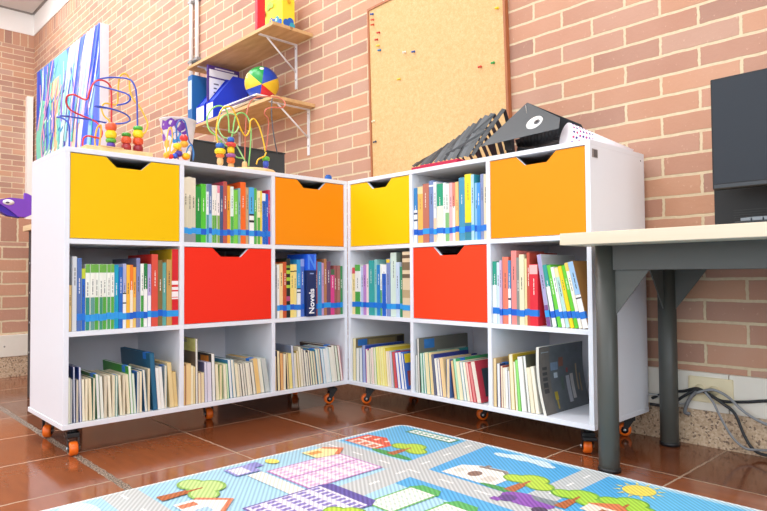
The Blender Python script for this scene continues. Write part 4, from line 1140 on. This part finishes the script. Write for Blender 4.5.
# third toy: bead maze on round base
cr3, z3 = (180, 80), 5.107
cc = lz(250, 165, .13); o3 = Vector((cc.x, cc.y, ZT))
m3 = maze('bead maze with green, yellow and red wires on round wooden base', o3)
rr = (lz(278, 168, .13)-lz(222, 162, .13)).length/2
b = MB(); b.lathe([(0, .0003), (min(rr, .118), .0003), (min(rr, .118), .012), (min(rr, .118)-.004, .016), (0, .016)], wood, None, 36); b.build('base', m3)
wire(m3, o3, [(250, 270, .13), (248, 200, .13), (235, 150, .13), (200, 132, .13), (160, 150, .13), (138, 200, .12), (150, 255, .1), (190, 290, .09), (215, 320, .09), (240, 340, .1)], cr3, z3, '8fd070')
wire(m3, o3, [(250, 265, .15), (280, 270, .16), (300, 235, .17), (290, 190, .18), (260, 172, .18), (215, 190, .17), (195, 240, .16), (220, 290, .15), (270, 310, .14), (325, 400, .12), (330, 420, .12)], cr3, z3, 'a4d890')
wire(m3, o3, [(195, 340, .08), (185, 260, .08), (200, 180, .09), (225, 140, .1), (262, 140, .11), (285, 180, .12), (310, 250, .13), (335, 285, .14), (355, 255, .15), (360, 210, .15), (380, 200, .15), (405, 240, .14), (425, 310, .13), (435, 365, .12)], cr3, z3, 'f2c32c')
wire(m3, o3, [(350, 440, .17), (360, 330, .17), (362, 250, .17), (345, 190, .18), (315, 168, .18), (285, 185, .18), (270, 260, .17), (262, 340, .16), (285, 390, .15), (320, 400, .14)], cr3, z3, '86cc74')
wire(m3, o3, [(330, 430, .2), (335, 250, .2), (345, 150, .2), (370, 100, .19), (420, 85, .18), (500, 90, .16), (535, 115, .14), (525, 140, .12), (470, 140, .12), (440, 150, .12), (432, 175, .13), (450, 200, .14), (450, 260, .15), (440, 360, .16)], cr3, z3, 'd0705c', .003)
wire(m3, o3, [(497, 375, .13), (480, 290, .13), (468, 180, .14), (470, 95, .15)], cr3, z3, '4a4f58', .003)
wire(m3, o3, [(390, 430, .08), (400, 405, .08), (430, 390, .09), (440, 370, .1)], cr3, z3, 'efc02c')
for (x, v, st) in ((205, .08, [('e0b97c', .012, .014), ('e8742c', .016, .006), ('f2cf1c', .021, .010), ('2a5fb0', .017, .010)]), (260, .13, [('dcb070', .012, .010), ('e87030', .016, .011), ('9a5aa0', .019, .007), ('f4cf24', .014, .013), ('d8443a', .021, .008), ('2a62c0', .014, .010)]), (330, .1, [('e0bd84', .011, .014)]), (438, .1, [('5a3a9a', .012, .009), ('3a5ac8', .012, .012), ('5fb03a', .016, .008)])):
    p = lz(cr3[0]+x/z3, 160, v)-o3; z = .0165
    for (hx, r, hh) in st:
        r *= 1.15; hh *= 1.2
        bead(m3, None, hx, r, hh, True, Matrix.Translation((p.x, p.y, z+hh))); z += 2*hh+.0003
# black bin behind
q0 = lz(188, 141, .33); q1 = lz(283, 153, .33); hB = (q0.z+q1.z)/2-ZT
CH = mat('33383b', .6, noise=.05)
bn = empty('storage_tray', (-2.80, (q0.y+q1.y)/2, ZT), 0, 'charcoal open tray standing behind the round bead maze', 'tray')
wB = q1.y-q0.y
b = MB()
for (a, c) in (((-.05, -wB/2, .0003), (.075, wB/2, .006)), ((.069, -wB/2, .006), (.075, wB/2, hB)), ((-.05, -wB/2, .006), (-.044, wB/2, hB)), ((-.044, -wB/2, .006), (.069, -wB/2+.006, hB)), ((-.044, wB/2-.006, .006), (.069, wB/2, hB))): b.box(a, c, CH, bev=.002)
b.build('tray_body', bn)
b = MB(); b.tube([(.077, -wB/2, hB), (.077, wB/2, hB)], .004, CH, 8); b.build('rim', bn)
p = lz(328.3, 178, .05)
b = MB(); b.box((-.012, -.014, .0003), (.012, .014, .024), mat('1f62b8', .4), bev=.003); b.box((-.008, -.010, .024), (.008, .010, .030), mat('1b56a4', .4), bev=.002); o = b.build('plastic_block', None, Matrix.Translation((p.x, p.y, ZT))); tag(o, 'small blue plastic block above the left orange drawer', 'toy')
# ------------------------------------------------------------------ crafts on the right bookcase
def rz(x, y, Y): return at(x, y, 1, Y)
dg = empty('paper_creature', (-1.75, 2.2, ZT), 0, 'black paper creature with googly eye and ribbed strip body', 'paper craft')
oD = Vector((-1.75, 2.2, ZT))
KP = mat('41464a', .5, noise=.04); KP2 = mat('1d2023', .55)
Yf, Yb, Ym = 2.10, 2.36, 2.23
Lp = rz(480, 147, Yf); T = rz(527.3, 102.7, Ym-.04); Rt = rz(560, 118, Yf+.05); Rb = rz(559, 128.5, Yf+.02); Lm = rz(515, 139, Yf-.01)
def mir(p): return Vector((p.x, 2*Ym-p.y, p.z))
def thin(b, pts, m, t=.0012):
    n = (pts[1]-pts[0]).cross(pts[2]-pts[0]).normalized()*t
    A = [b.bm.verts.new(p) for p in pts]; B = [b.bm.verts.new(p+n) for p in pts]; k = len(pts)
    for vs in (A[::-1], B): f = b.bm.faces.new(vs); f.material_index = b.mi(m)
    for i in range(k): f = b.bm.faces.new([A[i], A[(i+1) % k], B[(i+1) % k], B[i]]); f.material_index = b.mi(m)
b = MB(); Tm = rz(527.3, 102.7, Ym)-oD
L_, R_, RB, LM = Lp-oD, Rt-oD, Rb-oD, Lm-oD
def mo_(p): return Vector((p.x, 2*(Ym-oD.y)-p.y, p.z))
thin(b, [L_, RB, R_, Tm], KP); thin(b, [mo_(L_), Tm, mo_(R_), mo_(RB)], KP); hd = b.build('head', dg)
b = MB(); Bk = rz(500, 140, Ym)-oD
J0 = rz(512, 142, Yf+.03)-oD; J1 = rz(560, 127, Yf+.06)-oD; J2 = rz(556, 133, Yf+.1)-oD; J3 = rz(520, 146, Yf+.08)-oD
arc = []
for i in range(13):
    t = i/12; arc.append((rz(515+44*t, 140-13*t+0, Yf+.06)-oD, rz(517+40*t, 146.5-10*t+3*math.sin(PI*t), Yf+.10)-oD))
for i in range(12):
    b.face([arc[i][0], arc[i+1][0], arc[i+1][1], arc[i][1]], KP2, True)
    b.face([arc[i][1], arc[i+1][1], mo_(arc[i+1][1]), mo_(arc[i][1])], KP2, True)
jw = b.build('lower_jaw', dg); sm = jw.modifiers.new('thickness', 'SOLIDIFY'); sm.thickness = .0012
b = MB(); thin(b, [rz(504, 141, Yf+.07)-oD, rz(510, 140, Yf+.07)-oD, rz(512, 150, Yf+.07)-oD, rz(505, 150, Yf+.07)-oD], KP2)
b.build('neck_strap', dg); b = MB(); b.tube([rz(528.5, 106.5, Ym-.12)-oD+Vector((0, -.02, 0)), rz(529.5, 114, Yf+.045)-oD+Vector((0, -.02, 0))], .0012, mat('d8d6d0', .5)); b.build('string', dg)
nrm = ((RB-L_).cross(Tm-L_)).normalized()
if nrm.y > 0: nrm = -nrm
def onhead(x, y):
    d = F2+R3*((x-383.5)/FPX)-U3*((y-255.5)/FPX); return EYE+d*(((Lp-EYE).dot(nrm))/d.dot(nrm))-oD
ec = onhead(534.7, 123); ex = onhead(542.8, 121)-ec; ew = ex.length; exn = ex.normalized(); eyn = nrm.cross(exn).normalized()
def Mplane(c): return Matrix(((exn.x, eyn.x, nrm.x, c.x), (exn.y, eyn.y, nrm.y, c.y), (exn.z, eyn.z, nrm.z, c.z), (0, 0, 0, 1)))
eh = abs((onhead(534.7, 117.3)-ec).dot(eyn))/ew
b = MB(); b.lathe([(ew, .0), (ew, .002), (0, .0025)], mat('f2f2f2', .4), Mplane(ec+nrm*.0013) @ Matrix.Diagonal((1, eh, 1, 1)), 26); ey = b.build('eye', dg)
pc_ = onhead(537.3, 122.6)
b = MB(); b.lathe([(ew*.36, .0), (ew*.36, .002), (0, .0025)], mat('6a6c70', .4), Mplane(pc_+nrm*.0036) @ Matrix.Diagonal((1, eh, 1, 1)), 18); b.lathe([(ew*.17, .002), (ew*.17, .003), (0, .0035)], BLACK, Mplane(pc_+nrm*.0036) @ Matrix.Diagonal((1, eh, 1, 1)), 14); b.build('pupil', ey)
# ribs: paper strips arched over the body, leaning towards the head
crd, zd = (440, 90), 5.9
ribs = [(413, 166, 424, 160.5), (416, 165.5, 430, 156), (421, 165, 437, 151.5), (426, 164, 443, 147.5), (430, 163, 449, 143), (435, 162, 455, 139), (440, 161, 461, 135), (444, 160, 466, 130.5), (448, 159.5, 470.5, 126), (453, 158.5, 475, 123), (457, 157.5, 482, 118), (461, 157, 487, 115), (466, 156, 493, 113), (472, 155, 504, 108.5)]
for i, (xb, ybm, xt, yt) in enumerate(ribs):
    j = (.0, .012, .005)[i % 3]
    p0 = rz(xb, ybm, Yf+j)-oD; pt = rz(xt, yt, Ym+j)-oD; p0.z = max(p0.z, .02); p2 = Vector((p0.x+.06, 2*(Ym-oD.y)-p0.y-j, .02))
    hw = (.011, .007, .009)[i % 3]+.0004*i; b = MB()
    mm = (KP, mat('2d3135', .5), mat('53585c', .5))[i % 3]
    path = [p0, p0.lerp(pt, .5)+Vector((0, -.006, .002)), pt, pt.lerp(p2, .5)+Vector((.006, .01, .002)), p2]
    ws = (.7, 1, .8, 1, .8); prev = None
    for c, wk in zip(path, ws):
        e = (c-Vector((hw*wk, 0, -.002)), c+Vector((hw*wk, 0, -.006)))
        if prev: b.face([prev[0], prev[1], e[1], e[0]], mm)
        prev = e
    o = b.build('rib_strip', dg); sm = o.modifiers.new('thickness', 'SOLIDIFY'); sm.thickness = .001
for s_ in (0, 1):                         # long cross strips woven through the ribs
    b = MB(); prev = None
    for k in range(11):
        t = k/10; p_ = rz(444+50*t, (157 - 30*t) if s_ == 0 else (158-42*t), Yf+.03+.04*s_)-oD
        e = (p_, p_+Vector((.006, 0, .012)))
        if prev: b.face([prev[0], e[0], e[1], prev[1]], KP)
        prev = e
    o = b.build('cross_strip', dg); sm = o.modifiers.new('thickness', 'SOLIDIFY'); sm.thickness = .001
b = MB(); g0 = rz(411.5, 167.5, 2.04)-oD; g1 = rz(457, 156.2, 2.04)-oD
b.box((g0.x, g0.y, .0003), (g1.x, g0.y+.30, .014), mat('b5123f', .5)); b.box((g0.x+.05, g0.y+.004, .014), (g1.x, g0.y+.2, .019), mat('c41a48', .5)); b.build('crimson_card', dg)
b = MB(); b.box((g1.x-.0, g0.y+.06, .0003), (g1.x+.28, g0.y+.28, .018), KP2); b.build('body_base', dg)
# polka dot paper cone
A0 = rz(561, 116, 2.16); B0 = rz(564.5, 141.5, 2.14); apex = Vector((-1.105, 2.40, ZT+.012))
cB = (A0+B0)/2; rC = (A0-B0).length/2
pcn = empty('paper_cone', (cB.x, cB.y, ZT), 0, 'white paper cone with purple polka dots lying above right orange drawer', 'paper craft')
cB = Vector((cB.x, 2.17, ZT+rC+.002)); axis = (apex-cB); Lc = axis.length; Q = axis.to_track_quat('Z', 'Y').to_matrix().to_4x4(); Mc = Matrix.Translation(cB-pcn.location) @ Q
b = MB(); PW = mat('f2eef4', .6)
b.lathe([(rC, 0), (.003, Lc), (0, Lc)], PW, Mc, 28); 
cn = b.build('cone_sheet', pcn); 
b = MB(); rnd = random.Random(11); dots = [mat('b0308c', .5), mat('6a3fa8', .5), mat('d04a80', .5), mat('4a3f8a', .5)]
for ring in range(19):
    t = .03+ring*.050; R_c = rC*(1-t); n = max(4, int(2*PI*R_c/.019))
    for k in range(n):
        a = 2*PI*(k+.5*(ring % 2))/n; r = R_c+.0008; sl = math.atan2(rC, Lc)
        pos = Vector((r*math.cos(a), r*math.sin(a), Lc*t)); nr_ = Vector((math.cos(a)*math.cos(sl), math.sin(a)*math.cos(sl), math.sin(sl)))
        e1 = nr_.cross(Vector((0, 0, 1))).normalized(); e2 = nr_.cross(e1); dr = .0050
        b.face([Mc @ (pos+e1*dr*math.cos(q*PI/4)+e2*dr*math.sin(q*PI/4)) for q in range(8)], dots[rnd.randrange(4)])
b.build('polka_dots', pcn, recalc=False)
# ------------------------------------------------------------------ play mat
MX0, MY1 = -1.905, 1.897
LX, LY = 2.6, 1.9
mt = MB(); zt = .0075
def mmat(hx):
    key = 'mat_'+hx
    if key in _mats: return _mats[key]
    s = NT('mat_print_'+hx); w = s.n('ShaderNodeTexWave', wave_type='BANDS', bands_direction='X'); w.inputs['Scale'].default_value = 25; w.inputs['Distortion'].default_value = .3
    mp = s.n('ShaderNodeMapping'); mp.inputs['Rotation'].default_value = (0, 0, -.9); s.l(s.geo.outputs['Object'], mp.inputs[0]); s.l(mp.outputs[0], w.inputs['Vector'])
    c = rgb(hx); s.l(s.mix(w.outputs['Fac'], tuple(v*.74 for v in c[:3])+(1,), tuple(min(.95, v*1.08+.03) for v in c[:3])+(1,)), s.b.inputs['Base Color']); s.b.inputs['Roughness'].default_value = .45
    bp = s.n('ShaderNodeBump'); bp.inputs['Strength'].default_value = .3; bp.inputs['Distance'].default_value = .001; s.l(w.outputs['Fac'], bp.inputs['Height']); s.l(bp.outputs['Normal'], s.b.inputs['Normal'])
    _mats[key] = s.m; return s.m
# rounded slab (local frame: x along wall from the left edge, y away from the wall measured from the back edge, downwards negative)
def rrect(x0, y0, x1, y1, r, n=5):
    P = []
    for cx, cy, a0 in ((x1-r, y1-r, 0), (x0+r, y1-r, PI/2), (x0+r, y0+r, PI), (x1-r, y0+r, 3*PI/2)):
        for k in range(n+1): a = a0+PI/2*k/n; P.append((cx+r*math.cos(a), cy+r*math.sin(a)))
    return P
mt.prism(rrect(0, -LY, LX, 0, .05), 2, 0.0003, zt, mmat('dfe9ec'))
LAYZ = [zt]
def flat(poly, hx):
    LAYZ[0] += .00001
    P = [(min(LX-.003, max(.003, x)), min(-.003, max(-LY+.003, y)), LAYZ[0]+.0002) for x, y in poly]
    try: mt.face(P, mmat(hx))
    except ValueError: pass
def mxyz(x, y):
    p = at(x, y, 2, zt); return (p.x-MX0, p.y-MY1)
def pp(pts, hx): flat([mxyz(*p) for p in pts], hx)
def rect(x0, y0, x1, y1, hx): flat([(x0, y0), (x1, y0), (x1, y1), (x0, y1)], hx)
def ell(cx, cy, rx, ry, hx, n=18): flat([(cx+rx*math.cos(2*PI*k/n), cy+ry*math.sin(2*PI*k/n)) for k in range(n)], hx)
flat([(x, y) for x, y in rrect(.012, -LY+.012, LX-.012, -.012, .045)], 'a6d4ea')
rect(.02, -.36, .62, -.02, '5fb4e2'); rect(.42, -.55, 1.5, -.03, '4aa9e0'); rect(1.05, -.6, 2.5, -.03, '63bbe6')
MATX = []
GR, DASH = 'c3c8c8', 'f2f3f0'
flat([(.365, -.01), (.462, -.01), (.565, -1.0), (.62, -1.88), (.50, -1.88), (.445, -1.0)], GR)           # road towards the room
rect(.01, -.475, .40, -.375, GR); rect(.45, -.475, 2.55, -.378, GR); flat([(.855, -.01), (.945, -.01), (.945, -.40), (.855, -.40)], GR)
rect(.01, -1.245, .46, -1.14, GR); rect(.52, -1.2, 2.55, -1.1, GR); rect(1.35, -1.88, 1.45, -.45, GR)
for k in range(14):
    y = -.05-.13*k; x = .413+.105*(-y)*.98; flat([(x-.005, y-.045), (x+.005, y-.045), (x+.004, y), (x-.006, y)], DASH)
for k in range(18): rect(.03+.14*k, -.429, .085+.14*k, -.420, DASH)
for k in range(3): rect(.896, -.1-.1*k, .904, -.06-.1*k, DASH)
for k in range(16): rect(.03+.15*k, -1.198, .08+.15*k, -1.189, DASH)
def tree(x, y, s, crown='b7d63a', dark='7fae2c'):
    flat([(x-.006*s*3, y-.075*s*1.3), (x+.02*s, y-.075*s*1.3), (x+.012*s, y), (x-.012*s, y)], 'b5632c'); flat([(x, y-.05*s), (x+.04*s, y), (x+.03*s, y+.005*s), (x-.01*s, y-.035*s)], 'b5632c')
    for dx, dy, r in ((-.045, .01, .04), (.045, .0, .042), (0, .04, .045), (0, .005, .03)): ell(x+dx*s, y+dy*s, r*s*1.12, r*s*.82*1.1, dark)
    for dx, dy, r in ((-.045, .01, .035), (.045, .0, .037), (0, .04, .04), (0, .005, .02)): ell(x+dx*s, y+dy*s, r*s*1.1, r*s*.8, crown)
    flat([(x-.008*s, y-.06*s), (x+.010*s, y-.06*s), (x+.004*s, y+.02*s), (x-.004*s, y+.02*s)], 'b5632c')
def building(x0, y0, x1, y1, wall, edge, roof, nx, ny, win):
    rect(x0-.008, y0-.008, x1+.008, y1+.008, edge); rect(x0, y0, x1, y1, wall)
    if roof: flat([(x0-.014, y1), (x1+.014, y1), (x1-.01, y1+.04), (x0+.01, y1+.04)], roof)
    w, h = (x1-x0)/nx, (y1-y0)/ny
    for i in range(nx):
        for j in range(ny): rect(x0+w*(i+.2), y0+h*(j+.2), x0+w*(i+.8), y0+h*(j+.78), win)
# red roofed house at the corner
flat([(.03, -.345), (.205, -.345), (.215, -.27), (.12, -.205), (.03, -.225)], 'e2583a'); rect(.05, -.34, .19, -.285, 'f3e4d4')
for k in range(3): rect(.06+.045*k, -.335, .09+.045*k, -.30, 'e27a5a')
for k in range(3): flat([(.05+.05*k, -.27+.01*k), (.07+.05*k, -.27+.01*k), (.065+.05*k, -.23), (.055+.05*k, -.23)], 'f6e3d6')
ell(.29, -.345, .10, .02, '3f9a4a'); tree(.285, -.255, .95)
rect(.105, -.088, .345, -.028, '3a8a5a'); rect(.115, -.08, .335, -.036, 'f2f6ee')
for k in range(7): rect(.13+.028*k, -.07, .145+.028*k, -.046, '7fb89a')
# white house, cloud, tree to its right
flat([(.545, -.365), (.745, -.365), (.745, -.262), (.695, -.212), (.60, -.225), (.545, -.262)], 'f1efe8'); flat([(.60, -.228), (.695, -.215), (.75, -.262), (.735, -.268), (.69, -.232), (.60, -.245)], '8b7d72')
ell(.635, -.305, .022, .028, '8a6a5a'); rect(.68, -.34, .72, -.29, 'd8cfc4'); rect(.56, -.33, .59, -.29, 'd9d6cc'); rect(.612, -.232, .63, -.205, '8b7d72')
for cx, cy, rx, ry in ((.58, -.075, .04, .02), (.64, -.062, .055, .028), (.71, -.06, .05, .024), (.75, -.075, .035, .018)): ell(cx, cy, rx, ry, 'd3ebf6')
ell(.80, -.362, .10, .016, '3f9a4a'); tree(.80, -.26, 1.0)
# purple car on the crossing
ell(.885, -.385, .085, .045, '8a4ab0'); ell(.835, -.41, .026, .028, '5f3a86'); flat([(.87, -.345), (.955, -.335), (.985, -.372), (.90, -.372)], '7d8890'); ell(.95, -.425, .022, .022, '4a3a58'); rect(.80, -.45, .83, -.425, '8a4ab0')
# sun
import math as _m
ell(1.07, -.086, .047, .047, 'f3dc5a', 24)
for k in range(12):
    a = 2*PI*k/12; flat([(1.07+.052*_m.cos(a-.1), -.086+.052*_m.sin(a-.1)), (1.07+.075*_m.cos(a), -.086+.075*_m.sin(a)), (1.07+.052*_m.cos(a+.1), -.086+.052*_m.sin(a+.1))], 'f6e27a')
for x, y in ((.975, -.275), (1.10, -.235)): tree(x, y, .95, 'a8d63c', '6fae34')
flat([(1.02, -.34), (1.14, -.34), (1.14, -.28), (1.08, -.24), (1.02, -.28)], 'f2e2d2'); flat([(1.01, -.285), (1.15, -.285), (1.08, -.232)], 'd8794a'); rect(1.065, -.34, 1.09, -.30, 'b86a3a')
# green roofed blocks, pink block, purple block
building(.585, -.72, .678, -.545, 'f4f8ec', '6fb86a', '4fae5a', 4, 6, 'cfe6d8'); building(.745, -.80, .835, -.57, 'f4f8ec', '6fb86a', '4fae5a', 4, 6, 'cfe6d8')
building(.155, -.765, .375, -.48, 'f5e6f0', 'c58ac8', None, 8, 5, 'e2b8dc'); rect(.255, -.765, .265, -.48, 'c58ac8'); rect(.14, -.84, .38, -.785, 'f4f2e6')
building(.385, -.99, .60, -.735, 'e4e2f2', '6f62b0', '5a4fa0', 9, 5, '8478c0')
building(.92, -.80, 1.06, -.56, 'f6efdc', 'e0a84a', 'd8763a', 4, 4, 'c9dff0'); building(1.14, -.86, 1.28, -.58, 'eef2fa', '5f8fd0', '3f6fc0', 4, 5, 'b8d4f0')
# houses along the left edge
flat([(.06, -.57), (.15, -.57), (.165, -.49), (.115, -.425), (.06, -.46)], 'f3e8a8'); flat([(.055, -.47), (.115, -.418), (.17, -.485), (.155, -.495), (.115, -.445), (.065, -.485)], 'e07a4a'); rect(.08, -.56, .11, -.51, 'e8a04a')
ell(.07, -.70, .03, .022, 'f3e26a'); rect(.045, -.87, .13, -.78, '9a9ad8'); rect(.055, -.86, .12, -.81, 'e4e6f4'); rect(.04, -.78, .09, -.745, '8a8ace')
tree(.15, -1.02, 1.15, 'bfe08a', '8fbe5a')
flat([(.225, -1.125), (.36, -1.125), (.36, -1.05), (.295, -.985), (.225, -1.05)], 'f4f1ea'); flat([(.215, -1.05), (.295, -.975), (.37, -1.045), (.36, -1.055), (.295, -.995), (.225, -1.065)], 'd8805a'); rect(.24, -1.12, .27, -1.07, 'd8805a'); rect(.30, -1.1, .34, -1.06, 'a9cfe8')
ell(.1, -1.33, .09, .05, 'cfe6f4'); building(.2, -1.62, .34, -1.36, 'f4eadf', 'd8805a', 'c85a3a', 4, 5, 'a9cfe8'); building(.66, -1.06, .86, -.86, 'f6f0dc', 'e2b04a', 'd87a3a', 5, 3, 'a9cfe8')
tree(.62, -.84, .9); tree(.98, -.98, .9)
pm = mt.build('play_mat', None, Matrix.Translation((MX0, MY1, 0)), recalc=False)
tag(pm, 'illustrated city play mat with roads and houses on the tiled floor', 'play mat')
# ------------------------------------------------------------------ daylight, lamps, camera
w = bpy.data.worlds.new('daylight'); sc.world = w; w.use_nodes = True
bgn = w.node_tree.nodes['Background']; bgn.inputs[0].default_value = (.86, .93, 1, 1); bgn.inputs[1].default_value = 1.2
def area(name, loc, target, sx, sy, e, col=(1, 1, 1)):
    l = bpy.data.lights.new(name, 'AREA'); l.shape = 'RECTANGLE'; l.size = sx; l.size_y = sy; l.energy = e; l.color = col
    o = bpy.data.objects.new(name, l); C.objects.link(o); o.location = loc
    o.rotation_euler = (Vector(target)-Vector(loc)).to_track_quat('-Z', 'Y').to_euler(); return o
area('window_daylight', (-3.4, YF+.05, 2.4), (-3.4, 2, 2.0), 11, 2.9, 135, (.90, .95, 1))
area('side_window_daylight', (XRW-.05, -1.0, 2.3), (-4, 0, 1.6), 3.6, 2.5, 105, (.90, .95, 1))
for (x, y) in ((-8, .6), (-5.4, .6), (-2.8, .6), (-.4, .6), (-8, -2.2), (-5.4, -2.2), (-2.8, -2.2), (-.4, -2.2)):
    area('ceiling_lamp', (x, y, ZC-.03), (x, y, 0), 1.2, .6, 50, (.95, .98, 1))
for x in (-8.2, -6.2, -4.2):  # added unseen fill lights that wash the upper left brick brighter
    area('wall_wash_fill', (x, 1.55, ZC-.03), (x, 2.6, 1.6), 1.6, .25, 34, (.96, .98, 1))
cam = bpy.data.cameras.new('camera'); co = bpy.data.objects.new('camera', cam); C.objects.link(co)
cam.sensor_width = 36; cam.sensor_fit = 'HORIZONTAL'; cam.lens = FPX/767*36; cam.clip_start = .02; cam.clip_end = 100
co.matrix_world = Matrix(((R3.x, U3.x, -F2.x, EYE.x), (R3.y, U3.y, -F2.y, EYE.y), (R3.z, U3.z, -F2.z, EYE.z), (0, 0, 0, 1)))
sc.camera = co
sc.view_settings.view_transform = 'Standard'; sc.view_settings.look = 'None'; sc.view_settings.gamma = 1; sc.view_settings.exposure = 0.02
sc.view_settings.use_curve_mapping = False
sc.cycles.max_bounces = 8; sc.cycles.diffuse_bounces = 5; sc.cycles.use_denoising = True; sc.cycles.sample_clamp_indirect = 6
